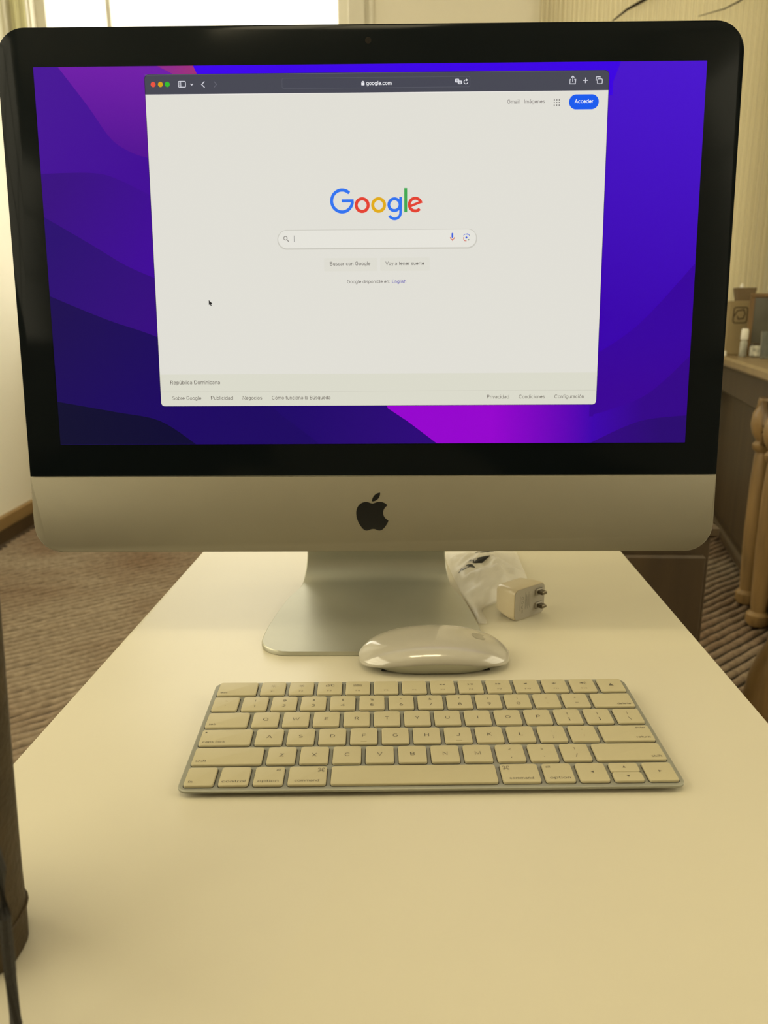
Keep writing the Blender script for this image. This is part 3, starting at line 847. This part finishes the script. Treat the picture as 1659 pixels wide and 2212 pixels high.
ui('new_tab_icon', Flat().stroke([(151.4, 255.5), (155.0, 255.5)], .55).stroke([(153.2, 253.7), (153.2, 257.3)], .55), IC, LC)
f = Flat().box_outline(161.6, 253.2, 165.0, 256.4, .7, .5).stroke([(160.7, 255.2), (160.7, 257.4), (160.9, 257.7), (163.4, 257.7), (163.7, 257.4)], .5)
ui('tabs_icon', f, IC, LC)
GR = (118, 110, 108)
ui('page_text', Flat().text('Gmail', 98.4, 240.7, width=8.5), GR, LC)
ui('page_text', Flat().text('Imágenes', 110.5, 240.7, width=14.5), GR, LC)
f = Flat()
for a in range(3):
    for b in range(3): f.disc(131.7 + a*1.75, 239.3 + b*1.75, .42, 10)
ui('apps_grid_icon', f, (112, 108, 106), LC)
ui('sign_in_button', Flat().rrect(142.1, 236.4, 163.1, 246.3, 4.95, 12), (26, 92, 238), LC, 'blue rounded sign-in button')
ui('button_text', Flat().text('Acceder', 146.0, 240.5, width=13.1, bold=.035), (240, 242, 246), LC+1)
# search-page wordmark
BLUE, RED, YEL, GRN = (50, 116, 240), (228, 66, 50), (226, 172, 26), (66, 170, 84)
def letter(fig, rgb): ui('wordmark_letter', fig, rgb, LC)
w = 2.2
f = Flat().stroke(arc(-19.75, 175.9, 7.55, 46, 358, 44), w).rect(-20.1, 174.95, -11.35, 177.05)
letter(f, BLUE)
letter(Flat().ring(-5.2, 172.95, 4.35, 2.25, 40), RED)
letter(Flat().ring(6.75, 172.95, 4.3, 2.25, 40), YEL)
f = Flat().ring(18.2, 173.1, 4.05, 2.1, 40).stroke([(22.7, 178.3), (22.7, 170), (22.65, 167.6)] + arc(18.35, 167.6, 4.3, -6, -152, 20), 1.95)
letter(f, BLUE)
letter(Flat().rect(25.3, 167.9, 27.45, 184.4), GRN)
f = Flat().stroke(arc(33.3, 173.05, 4.35, 12, 318, 36), 2.15).stroke([(29.6, 171.9), (38.0, 175.2)], 1.75)
letter(f, RED)
# search field
ui('search_field_shadow', Flat().rrect(-67.5, 142.2, 78.4, 156.1, 6.9, 14), (206, 203, 192), LC)
ui('search_field_edge', Flat().rrect(-67.2, 142.7, 78.1, 156.0, 6.6, 14), (200, 198, 188), LC+1)
ui('search_field', Flat().rrect(-66.8, 143.2, 77.7, 155.7, 6.2, 14), (230, 228, 219), LC+2, 'white rounded search field')
f = Flat().ring(-61.5, 150.3, 1.25, .5, 18).stroke([(-60.5, 149.3), (-59.1, 147.9)], .6)
ui('search_icon', f, (140, 136, 130), LC+3)
ui('text_cursor', Flat().rect(-55.3, 147.7, -55.0, 152.1), (120, 120, 120), LC+3)
ui('microphone_icon', Flat().rrect(59.75, 149.7, 61.05, 153.2, .6), (70, 100, 220), LC+3)
f = Flat().stroke(arc(60.4, 150.3, 1.6, 180, 360, 14), .45).rect(60.2, 147.6, 60.6, 148.7)
ui('microphone_stand_icon', f, (206, 86, 70), LC+3)
ui('camera_icon', Flat().disc(70.6, 149.9, .75, 16).stroke(arc(69.9, 151.1, 1.2, 180, 90, 6) + [(71.6, 152.3)] + arc(71.5, 151.1, 1.2, 90, 0, 6), .45), (70, 100, 220), LC+3)
ui('camera_icon_corner', Flat().stroke([(68.7, 150.3)] + arc(69.9, 148.8, 1.2, 180, 270, 6) + [(70.7, 147.6)], .45), (206, 86, 70), LC+3)
ui('camera_icon_dot', Flat().disc(72.3, 148.3, .45, 10), (60, 110, 90), LC+3)
for x0, x1, s, tx, tw in ((-33.6, 5.5, 'Buscar con Google', -29.3, 29.7), (7.6, 44.0, 'Voy a tener suerte', 11.6, 28.3)):
    ui('page_button', Flat().rrect(x0, 126.8, x1, 136.2, .8), (222, 220, 209), LC)
    ui('button_text', Flat().text(s, tx, 130.9, width=tw), (92, 86, 82), LC+1)
ui('page_text', Flat().text('Google disponible en:', -16.8, 118.2, width=31.4), (104, 98, 94), LC)
ui('page_link', Flat().text('English', 16.3, 118.2, width=10.3), (72, 60, 176), LC)
# footer
f = Flat().poly([(x + (WX0+WX1)/2, y + (WV0+52.7)/2) for x, y in rr(WX1-WX0, 52.7-WV0, (2.8, .01, .01, 2.8), 8)])
ui('page_footer', f, (219, 218, 203), LC)
ui('footer_rule', Flat().rect(WX0, 39.5, WX1, 39.8), (202, 200, 186), LC+1)
FT = (100, 92, 84)
ui('footer_text', Flat().text('República Dominicana', -151.3, 45.3, width=37.6), FT, LC+1)
for s, x, w in (('Sobre Google', -150.1, 21.8), ('Publicidad', -120.9, 16.6), ('Negocios', -96.9, 14.7), ('Cómo funciona la Búsqueda', -74.8, 44.3),
                ('Privacidad', 87.4, 16.8), ('Condiciones', 111.5, 19.5), ('Configuración', 138.3, 22.0)):
    ui('footer_text', Flat().text(s, x, 33.7, width=w), FT, LC+1)
pt = [(-119.6, 106.8), (-119.6, 103.2), (-118.8, 103.9), (-118.2, 102.6), (-117.6, 102.9), (-118.2, 104.2), (-117.0, 104.2)]
ui('mouse_pointer', Flat().poly(pt), (22, 22, 24), LC)

# ------------------------------------------------------------------ keyboard
KB = thing('keyboard', 'slim white wireless keyboard with an aluminium tray in front of the computer', 'keyboard', (0, 0, 0))
KW, KD, KF, KBK = 0.2789, 0.1149, 0.0046, 0.0105
KT = math.atan((KBK-KF)/KD)
def kz(y): return (KF+KBK)/2 + math.tan(KT)*y
tr = MB(); rg = []
for off, i in ((-.0020, .0006), (-.0016, 0), (-.0004, 0), (0, .0005)):
    rg.append([(x, y, kz(y) + off) for x, y in rr(KW-2*i, KD-2*i, .0055, 6)])
tr.rings(rg); tr.build('tray', M['kb_alu'], KB, True, 30)
un = MB(); rg = []
for zf, i in ((0, .010), (1, .0035)):
    rg.append([(x, y, .0004 if zf == 0 else kz(y) - .0020) for x, y in rr(KW-2*i, KD-2*i, .005, 6)])
un.rings(rg); un.build('underside', M['kb_under'], KB, True, 30)
U, GAP, KH = 18.98, 2.6, .0016
X00 = -(14.5*U - GAP)/2                              # left edge of the first key (mm)
RP = 18.75                                           # row pitch
YB = -KD*500 + 2.6                                   # front edge of the front row (mm)
KMESH = {}
def key_mesh(w, h):
    kk = (round(w, 2), round(h, 2))
    if kk in KMESH: return KMESH[kk]
    mb = MB(); rg = []
    for z, i in ((.0001, 0.0), (KH-.0005, 0.0), (KH-.0001, .00018), (KH, .0005)):
        rg.append([(x, y, z) for x, y in rr(w*.001-2*i, h*.001-2*i, .0017, 4)])
    mb.rings(rg)
    me = bpy.data.meshes.new('key')
    me.from_pydata(mb.V, [], mb.F); me.update()
    me.shade_smooth()
    try: me.set_sharp_from_angle(angle=radians(50))
    except Exception: pass
    me.materials.append(M['key'])
    KMESH[kk] = me
    return me
GAP_SHADE = {}
def key_well(w, h):  # flat dark rim that paints the shade in the gap round a key
    kk = (round(w, 2), round(h, 2))
    if kk not in GAP_SHADE:
        f_ = Flat().poly(rr(w + .9, h + .9, 2.0, 4))
        mb = MB(); mb.add([(u*.001, v*.001, .00008) for u, v in f_.P], f_.Fc)
        me = bpy.data.meshes.new('key_well'); me.from_pydata(mb.V, [], mb.F); me.update()
        me.materials.append(M['well']); GAP_SHADE[kk] = me
    return GAP_SHADE[kk]
def add_key(x0, y0, w, h, fig):
    xc, yc = x0 + w/2, y0 + h/2
    o = link('key', key_mesh(w, h), KB)
    o.location = (xc*.001, yc*.001, kz(yc*.001)); o.rotation_euler = (KT, 0, 0)
    link('key_well', key_well(w, h), o)
    if fig is not None and fig.P:
        fig.top_obj('legend', M['legend'], o, KH + .00005)
    return o
KHH = RP - GAP
def two(a, b):
    return lambda w, h: Flat().text(a, 0, 1.9, height=2.3, align='c').text(b, 0, -4.6, height=2.9, align='c', xs=1.15)
def cen(s): return lambda w, h: Flat().text(s, 0, -1.6, height=3.1, align='c', xs=1.15)
def lo(s, side, hgt=2.0):
    def g(w, h):
        f_ = Flat()
        if side == 'l': f_.text(s, -w/2 + 2.2, -h/2 + 2.3, height=hgt, xs=1.2)
        elif side == 'r': f_.text(s, w/2 - 2.2, -h/2 + 2.3, height=hgt, align='r', xs=1.2)
        else: f_.text(s, 0, -h/2 + 2.3, height=hgt, align='c', xs=1.2)
        return f_
    return g
def tri(f_, x, y, s, d):
    P = {'l': [(-s, 0), (s*.8, s), (s*.8, -s)], 'r': [(s, 0), (-s*.8, s), (-s*.8, -s)], 'u': [(0, s), (-s, -s*.8), (s, -s*.8)], 'd': [(0, -s), (s, s*.8), (-s, s*.8)]}[d]
    return f_.poly([(x+a, y+b) for a, b in P])
def loops(f_, x, y, s):
    for sx in (-1, 1):
        for sy in (-1, 1): f_.ring(x + sx*s, y + sy*s, s*.48, .22, 14)
    return f_.stroke([(x-s*.5, y-s), (x-s*.5, y+s)], .24).stroke([(x+s*.5, y-s), (x+s*.5, y+s)], .24).stroke([(x-s, y-s*.5), (x+s, y-s*.5)], .24).stroke([(x-s, y+s*.5), (x+s, y+s*.5)], .24)
def fkey(n, icon):
    def g(w, h):
        f_ = Flat().text('F%d' % n, 0, -4.7, height=1.35, align='c', xs=1.4)
        y = 2.6
        if icon == 'sun':
            f_.ring(0, y, .85 if n == 2 else .65, .25, 14)
            for q in range(8):
                a = q*pi/4; f_.disc(1.6*cos(a), y + 1.6*sin(a), .2, 6)
        elif icon == 'win':
            f_.box_outline(-2.6, y-1.2, -.4, y+.6, .2, .25).box_outline(-1.2, y-.4, .9, y+1.4, .2, .25).box_outline(1.2, y-1.1, 2.7, y+1.2, .2, .25)
        elif icon == 'pad':
            for a in range(4):
                for b in range(2): f_.box_outline(-2.9+a*1.5, y-1.3+b*1.4, -1.8+a*1.5, y-.3+b*1.4, .1, .2)
        elif icon == 'rew': tri(f_, -1.1, y, .95, 'l'); tri(f_, .9, y, .95, 'l')
        elif icon == 'play': tri(f_, -1.0, y, .95, 'r'); f_.rect(.4, y-.9, .8, y+.9).rect(1.3, y-.9, 1.7, y+.9)
        elif icon == 'fwd': tri(f_, -1.0, y, .95, 'r'); tri(f_, 1.0, y, .95, 'r')
        elif icon.startswith('vol'):
            tri(f_, -.3, y, 1.0, 'l'); f_.rect(-1.5, y-.4, -.8, y+.4)
            for q in range(int(icon[3])): f_.stroke(arc(.2, y, 1.0 + q*.8, -45, 45, 8), .25)
        return f_
    return g
def eject(w, h):
    f_ = Flat(); tri(f_, 0, .5, 1.5, 'u'); return f_.rect(-1.5, -1.7, 1.5, -1.1)
def caps(w, h):
    f_ = lo('caps lock', 'l')(w, h); return f_
def modr(word, sym, side):
    def g(w, h):
        f_ = Flat()
        f_.text(word, 0, -h/2 + 2.3, height=2.0, align='c', width=min(w-3.4, len(word)*1.92))
        if sym == 'alt':
            f_.text('alt', (w/2 - 2.0) if side == 'r' else (-w/2 + 2.0), h/2 - 4.0, height=1.9, align='r' if side == 'r' else 'l')
        elif sym == 'loop':
            loops(f_, (w/2 - 3.2) if side == 'r' else (-w/2 + 3.2), h/2 - 3.6, 1.15)
        return f_
    return g
def ret(w, h): return Flat().text('enter', w/2-2.2, h/2-3.6, height=1.7, align='r', xs=1.2).text('return', w/2-2.2, -h/2+2.6, height=2.0, align='r', xs=1.2)
def homing(s):
    g = lambda w, h: cen(s)(w, h)
    g.bar = True
    return g
def arrow(d): return lambda w, h: tri(Flat(), 0, 0, .95, d)
rows = [
    [(1, lo('fn', 'l')), (1, modr('control', None, 'r')), (1, modr('option', 'alt', 'r')), (1.25, modr('command', 'loop', 'r')), (5, None),
     (1.25, modr('command', 'loop', 'l')), (1, modr('option', 'alt', 'l')), (1, arrow('l')), (1, 'updown'), (1, arrow('r'))],
    [(2.25, lo('shift', 'l'))] + [(1, cen(c)) for c in 'ZXCVBNM'] + [(1, two('<', ',')), (1, two('>', '.')), (1, two('?', '/')), (2.25, lo('shift', 'r'))],
    [(1.75, caps)] + [(1, homing(c) if c in 'FJ' else cen(c)) for c in 'ASDFGHJKL'] + [(1, two(':', ';')), (1, two('"', "'")), (1.75, ret)],
    [(1.5, lo('tab', 'l'))] + [(1, cen(c)) for c in 'QWERTYUIOP'] + [(1, two('{', '[')), (1, two('}', ']')), (1, two('|', '\\'))],
    [(1, two('~', '`'))] + [(1, two(a, b)) for a, b in zip('!@#$%^&*()', '1234567890')] + [(1, two('_', '-')), (1, two('+', '=')), (1.5, lo('delete', 'r'))],
    [(1.5, lo('esc', 'l'))] + [(1, fkey(i+1, ic)) for i, ic in enumerate(['sun', 'sun', 'win', 'pad', '', '', 'rew', 'play', 'fwd', 'vol0', 'vol1', 'vol3'])] + [(1, eject)],
]
for ri, row in enumerate(rows):
    x = X00; y = YB + ri*RP
    for u, fn in row:
        w = u*U - GAP
        if fn == 'updown':
            hh = KHH/2 - .15
            add_key(x, y, w, hh, arrow('d')(w, hh)); add_key(x, y + KHH - hh, w, hh, arrow('u')(w, hh))
        else:
            o = add_key(x, y, w, KHH, fn(w, KHH) if fn else None)
            if getattr(fn, 'bar', False):
                q = MB(); q.bbox((0, (-KHH/2 + 2.0)*.001, KH + .0001), (.0036, .0005, .0003), .0001); q.build('homing_bar', M['key'], o)
            if fn is caps:
                q = Flat().rrect(-w/2+1.9, KHH/2-3.6, -w/2+3.1, KHH/2-2.9, .3)
                q.top_obj('indicator_light', M['black'], o, KH + .00006)
        x += u*U

# ------------------------------------------------------------------ mouse (its rear edge rides on the stand's foot)
MO = thing('computer_mouse', 'glossy white curved wireless mouse lying sideways against the stand', 'mouse', (0.0135, 0.1085, 0), 0)
MO.rotation_euler = (radians(3.5), 0, 0)
MO.location = (0.0132, 0.1092, 0.0022)
MA, MBw = .0567, .0285
def half(x): return MBw*max(0.0, (1 - abs(x/MA)**3.0))**(1/2.4)
def zc(x): q = abs(x/MA); return .0216 - .0118*q**2.2 - .0045*q**8
def ze(x): q = abs(x/MA); return .0112 - .0082*q**2.0
def ztop(x, y):
    hb = max(half(x), 1e-5); t_ = min(1, abs(y)/hb)
    c, e = zc(x), ze(x)
    return e + (c - e)*(max(0, 1 - t_**2.7))**.62
shl = MB(); NX, NY = 56, 24
rg = []
for i in range(NX+1):
    x = -MA*cos(pi*i/NX)
    x = max(-MA*.9999, min(MA*.9999, x))
    hb = half(x)
    r = []
    for j in range(NY+1):
        y = -hb*cos(pi*j/NY)
        r.append((x, y, ztop(x, y)))
    for j in range(NY, -1, -1):                      # underside of the shell
        y = -hb*cos(pi*j/NY)*.985
        r.append((x*.997, y, ze(x) - .0009))
    rg.append(r)
shl.rings(rg); shl.build('shell', M['mouse'], MO, True, 60)
bs = MB(); rg = []
for zf, kx, ky in ((0, .78, .80), (.3, .84, .86), (1, .965, .955)):
    ring = []
    for q in range(64):
        a = 2*pi*q/64
        ca, sa = cos(a), sin(a)
        x = MA*kx*math.copysign(abs(ca)**.62, ca); y0_ = MBw*ky*math.copysign(abs(sa)**.75, sa)
        z1_ = ze(x) - .0005
        ring.append((x, y0_, .0006 + (z1_ - .0006)*zf))
    rg.append(ring)
bs.rings(rg); bs.build('base', M['alu'], MO, True, 40)
for s in (-1, 1):
    r = MB(); r.bbox((0, s*.0165, .0004), (.080, .0025, .0012), .0005); r.build('glide_rail', M['black'], MO)
fg = MB()
for P in (body, leaf):
    kk = .0125/24
    pts = []
    for px, py in P:
        x = .0335 + px*kk*1.0; y = .003 + py*kk
        pts.append((x, y, ztop(x, y) + .00012))
    fg.poly(pts)
tag(fg.build('emblem', M['mouse_logo'], MO), 'grey bitten-apple emblem')

# ------------------------------------------------------------------ charger plug
CH = thing('charger', 'small white plug-in charger with two metal pins beside the stand', 'charger', (0.0868, 0.1835, 0), radians(37))
CW, CD_, CH_ = .0385, .0250, .0285
cb = MB(); rg = []
for y, i in ((.0005, .0004), (.0012, 0), (.008, .0), (CD_*.55, .0010), (CD_*.8, .0022), (CD_-.001, .0032), (CD_, .0045)):
    rg.append([(x + CW/2, y, max(0.0002, z + CH_/2)) for x, z in rr(CW-2*i, CH_-1.1*i, .0048, 6)])
cb.rings(rg); cb.build('charger_body', M['charger'], CH, True, 45)
cf = MB(); cf.rings([[(x + CW/2, y, z + CH_/2) for x, z in rr(CW-.0016, CH_-.0016, .0044, 6)] for y in (.0006, 0.0)])
cf.build('pin_face', M['charger_face'], CH, True, 40)
for z, th in ((.0215, 0), (.0092, 0)):
    p_ = MB(); p_.bbox((.0300, -.0035, z), (.0062, .0070, .0030), .0006); p_.build('pin', M['brass'], CH)
    c_ = MB(); c_.bbox((.0300, -.0007, z), (.0086, .0014, .0056), .0006); c_.build('pin_collar', M['charger_face'], CH)
f = Flat()
for q in range(5): f.rect(13.2 + q*1.35, 9 + (q % 2)*2, 13.6 + q*1.35, 24 - (q % 3)*2)
f.ring(9.8, 19.5, 1.2, .3, 16).ring(9.8, 15.6, 1.2, .3, 16).stroke(arc(9.8, 11.6, 1.1, 60, 300, 14), .45).rect(9.3, 6, 10.2, 9).rect(6.6, 9, 6.95, 22)
mb = MB(); mb.add([(u*.001, -.00008, v*.001) for u, v in f.P], f.Fc)
Flat.up(mb, 'fine_print', M['print_grey'], CH, (0, -1, 0))

# ------------------------------------------------------------------ crumpled clear bag behind the charger
def interp(t, pts):
    for (a, va), (b, vb) in zip(pts, pts[1:]):
        if t <= b: return va + (vb-va)*(t-a)/(b-a)
    return pts[-1][1]
def bag():
    e = thing('plastic_bag', 'crumpled clear plastic bag lying between the stand and the charger', 'plastic bag', (0.06, 0.26, 0))
    LE = [(.168, .0575), (.20, .0545), (.25, .0495), (.29, .047), (.38, .043)]
    RE = [(.168, .0605), (.185, .0645), (.206, .0630), (.215, .0655), (.240, .090), (.28, .118), (.38, .124)]
    NU, NV = 26, 60
    def pt(u, v):
        y = .180 + (.38-.180)*v
        x0, x1 = interp(y, LE), interp(y, RE)
        x = x0 + (x1-x0)*u
        w = x1-x0
        p = Vector((x, y, 0))
        env = (max(0, sin(pi*u)*sin(pi*min(1, v*1.0))))**.5
        rd = noise.ridged_multi_fractal(p*34 + Vector((3, 1, 2)), 1.0, 2.0, 3, 1.0, 2.0)
        z = .0008 + env*min(w, .06)/.06*(.012 + .007*rd + .003*noise.noise(p*110))
        return (x - .06, y - .26, max(.0006, z))
    V = [pt(i/NU, j/NV) for j in range(NV+1) for i in range(NU+1)]
    F = [(j*(NU+1)+i, j*(NU+1)+i+1, (j+1)*(NU+1)+i+1, (j+1)*(NU+1)+i) for j in range(NV) for i in range(NU)]
    mb = MB(); mb.add(V, F)
    mb.build('film', M['film'], e, True, 180)
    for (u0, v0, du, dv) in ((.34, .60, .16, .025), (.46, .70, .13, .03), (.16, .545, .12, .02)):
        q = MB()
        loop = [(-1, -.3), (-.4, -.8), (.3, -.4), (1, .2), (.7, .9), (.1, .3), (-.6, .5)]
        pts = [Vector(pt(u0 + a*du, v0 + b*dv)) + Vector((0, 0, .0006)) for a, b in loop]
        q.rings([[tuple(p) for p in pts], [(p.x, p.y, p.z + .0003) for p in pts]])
        q.build('dark_reflection', M['black'], e)  # dark patches laid on the film stand in for its reflections
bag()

# ------------------------------------------------------------------ leather bag at the desk's left front
def leather_bag():
    e = thing('leather_bag', 'dark brown leather bag standing on the left of the desk', 'bag', (-0.2355, -0.160, 0))
    sec = [(0.0005, 0.05, 0.02, 0.0081), (0.006, 0.0545, 0.024, 0.0033), (0.016, 0.056, 0.025, 0.0021), (0.03, 0.0555, 0.025, 0.0028), (0.05, 0.0545, 0.024, 0.0049), (0.075, 0.0535, 0.022, 0.0076), (0.1, 0.052, 0.02, 0.0108), (0.13, 0.05, 0.017, 0.0151), (0.16, 0.048, 0.013, 0.0195), (0.185, 0.046, 0.009, 0.0234)]
    mb = MB(); rg = []
    for z, a, b, lean_ in sec:
        ring = []
        for q in range(40):
            t_ = 2*pi*q/40; c, s = cos(t_), sin(t_)
            ring.append((lean_ + a*math.copysign(abs(c)**.55, c), b*math.copysign(abs(s)**.7, s), z))
        rg.append(ring)
    mb.rings(rg); mb.build('bag_body', M['leather'], e, True, 50)
    st = MB(); st.tube([(.045, -.018, .118), (.066, -.040, .108), (.077, -.045, .094), (.0796, -.045, .0759), (.0788, -.045, .0574), (.0777, -.045, .0344), (.0770, -.045, .0119), (.0755, -.049, .003), (.068, -.075, .0025), (.04, -.10, .0025)], .0021, 8)
    st.build('strap', M['strap'], e, True)
    sm = MB(); sm.tube([(.0021 + .0562*math.copysign(abs(cos(t_))**.55, cos(t_)), .0252*math.copysign(abs(sin(t_))**.7, sin(t_)), .016) for t_ in [2*pi*q/40 for q in range(41)]], .0008, 6)
    sm.build('seam', M['leather'], e, True)
leather_bag()

# ------------------------------------------------------------------ carved console table by the right-hand wall
CA = math.atan2(2.5567-1.8798, 1.3114-1.1369)          # direction of its front edge
CT = thing('console_table', 'carved wooden console table with turned columns and a pale top', 'table', (1.10, 1.74, RT), CA)
# local x runs along the front edge away from the camera, local -y is behind it (towards the wall)
CTZ = .085 - RT
q = MB(); q.bbox((.70, -.20, CTZ - .0175), (1.60, .40, .035), .008); q.build('tabletop', M['console_top'], CT)
q = MB(); q.bbox((.70, -.215, CTZ - .095), (1.54, .34, .12), .006); q.build('apron', M['wood_dark'], CT)
q = MB(); q.bbox((.75, -.115, .33), (1.44, .03, .60), .006); q.build('front_panel', M['wood_dark'], CT)
q = MB(); q.bbox((.70, -.22, .05), (1.50, .30, .05), .010); q.build('lower_shelf', M['wood_dark'], CT)
colp = [(.030, 0), (.036, .01), (.036, .035), (.024, .045), (.027, .10), (.031, .25), (.030, .42), (.026, .50), (.024, .515), (.034, .525), (.036, .54), (.026, .552),
        (.040, .575), (.047, .605), (.044, .64), (.030, .665), (.034, .675), (.030, .69)]
for (x, y) in ((.10, -.045), (.30, -.05), (1.44, -.045)):
    q = MB(); q.lathe(colp, (x, y, 0), 26); cl = q.build('column', M['wood_light'], CT, True, 45)
    b_ = MB(); b_.tube([(x + .058*cos(t_), y + .014, .60 + .075*sin(t_)) for t_ in [pi*1.25 - k_*pi*1.35/14 for k_ in range(15)]], [.010 + .006*math.sin(pi*k_/14) for k_ in range(15)], 8)
    b_.build('scroll', M['wood'], cl, True)
for x in (.06, 1.40):
    q = MB(); q.bbox((x, -.355, .33), (.05, .05, .66), .006); q.build('leg', M['wood_dark'], CT)

# things on the console
TZ = .0855
def bottle(loc):
    e = thing('bottle', 'small grey bottle with a tall white cap on the console', 'bottle', loc)
    q = MB(); q.lathe([(.012, 0), (.0135, .002), (.0135, .052), (.011, .060), (.009, .064)], (0, 0, 0), 20); q.build('bottle_body', M['bottle_grey'], e, True, 40)
    q = MB(); q.lathe([(.0125, .064), (.0135, .067), (.0135, .098), (.010, .106)], (0, 0, 0), 20); q.build('cap', M['bottle_white'], e, True, 40)
bottle((1.395, 2.60, TZ))
e = thing('tin', 'squat white patterned tin beside the grey bottle on the console', 'tin', (1.424, 2.535, TZ), radians(-8))
q = MB(); q.bbox((0, 0, .0225), (.056, .04, .045), .006); q.build('tin_body', M['tin'], e, True)
q = MB(); q.bbox((0, 0, .049), (.054, .038, .007), .003); q.build('lid', M['wood_dark'], e, True)
e = thing('tumbler', 'clear glass tumbler standing next to the patterned tin', 'glass', (1.408, 2.445, TZ))
q = MB(); q.lathe([(.018, 0), (.020, .002), (.024, .098), (.0225, .098), (.0185, .006)], (0, 0, 0), 24); q.build('glass_wall', M['tumbler'], e, True, 60)
e = thing('box', 'tall tan cardboard box with a dark printed emblem on the console', 'box', (1.432, 2.745, TZ), radians(-10))
q = MB(); q.bbox((0, 0, .105), (.095, .06, .21), .003); q.build('carton', M['card'], e)
f = Flat().box_outline(-29, 125, 22, 185, 9, 5).stroke([(-27, 150), (-16, 172), (8, 176), (14, 160), (8, 142), (-10, 140), (-14, 152)], 5)
mb = MB(); mb.add([(u*.001, -.0304, v*.001) for u, v in f.P], f.Fc); tag(Flat.up(mb, 'emblem', M['ink'], e, (0, -1, 0)), 'dark brown printed emblem')
e = thing('lidded_carton', 'small brown lidded carton on top of the tan cardboard box', 'box', (1.445, 2.747, TZ + .2105), radians(-10))
q = MB(); q.rings([[(x, y, z) for x, y in rr(w_, .05, .004, 3)] for z, w_ in ((0, .060), (.045, .078), (.047, .078), (.050, .074))]); q.build('carton', M['card_dark'], e)
q = MB(); q.lathe([(.007, .050), (.008, .056), (.004, .066), (.001, .068)], (-.012, 0, 0), 14); q.build('knob', M['bottle_white'], e, True)
e = thing('picture_frame', 'dark framed picture standing behind the tumbler on the console', 'picture', (1.502, 2.635, TZ + .001), radians(-6))
for c, s in (((0, 0, .008), (.16, .014, .016)), ((0, 0, .228), (.16, .014, .016)), ((-.072, 0, .118), (.016, .014, .206)), ((.072, 0, .118), (.016, .014, .206))):
    q = MB(); q.bbox(c, s, .003); q.build('frame_bar', M['wood'], e)
q = MB(); q.box((0, .002, .118), (.13, .005, .206)); q.build('picture', M['mirror_dark'], e)
e = thing('jar', 'tiny white jar near the corner of the console top', 'jar', (1.352, 2.66, TZ))
q = MB(); q.lathe([(.006, 0), (.0065, .012), (.005, .014)], (0, 0, 0), 14); q.build('jar_body', M['bottle_white'], e, True, 40)
q = MB(); q.lathe([(.0058, .014), (.0058, .018), (.003, .019)], (0, 0, 0), 14); q.build('lid', M['bottle_white'], e, True, 40)

# ------------------------------------------------------------------ dark cabinet behind the desk
CB = thing('cabinet', 'dark brown wooden cabinet standing on the rug behind the desk', 'cabinet', (0.345, 1.02, RT), radians(-3))
q = MB(); q.bbox((0, 0, .30), (.42, .34, .56), .004); q.build('cabinet_body', M['wood_dark'], CB)
q = MB(); q.bbox((0, 0, .592), (.44, .36, .022), .005); q.build('top', M['wood_dark'], CB)
for s in (-1, 1):
    q = MB(); q.bbox((s*.103, -.176, .30), (.196, .012, .50), .004); d_ = q.build('door', M['wood_dark'], CB)
    q = MB(); q.lathe([(.006, 0), (.009, .006), (.004, .012)], (s*.018, 0, .33), 12)
    k_ = q.build('knob', M['brass'], d_, True); k_.location = (0, -.187, 0)
for sx in (-1, 1):
    for sy in (-1, 1):
        q = MB(); q.bbox((sx*.185, sy*.145, .011), (.04, .04, .022), .003); q.build('foot', M['wood_dark'], CB)

# ------------------------------------------------------------------ carved wooden chair to the right of the desk
CR = thing('wooden_chair', 'golden carved wooden chair with splayed turned legs near the console', 'chair', (0.755, 0.955, RT), radians(45))
legp = [(.018, 0), (.024, .012), (.021, .03), (.027, .12), (.031, .20), (.032, .26), (.026, .30), (.016, .33), (.014, .36), (.018, .40), (.022, .44)]
S = .44
for x, y in ((0, 0), (S, 0), (0, -S), (S, -S)):
    sx, sy = (-1 if x == 0 else 1), (1 if y == 0 else -1)
    q = MB(); q.lathe(legp, (0, 0, 0), 22)
    q.V = [(vx + x + sx*.055*(1 - vz/.44)**1.6, vy + y + sy*.055*(1 - vz/.44)**1.6, vz) for vx, vy, vz in q.V]
    q.build('leg', M['wood_light'], CR, True, 45)
q = MB(); q.bbox((S/2, -S/2, .455), (S+.05, S+.05, .04), .012); q.build('seat', M['wood'], CR)
for y in (0, -S):
    q = MB(); q.lathe([(.022, .475), (.018, .56), (.024, .66), (.018, .80), (.014, .92), (.020, .94), (.006, .965)], (S, y, 0), 20); q.build('back_post', M['wood_light'], CR, True, 45)
q = MB(); q.bbox((S, -S/2, .86), (.024, S-.02, .09), .008); q.build('crest_rail', M['wood'], CR)
for k in range(3):
    q = MB(); q.bbox((S, -S/2 + (k-1)*.11, .645), (.016, .05, .35), .004); q.build('back_slat', M['wood'], CR)
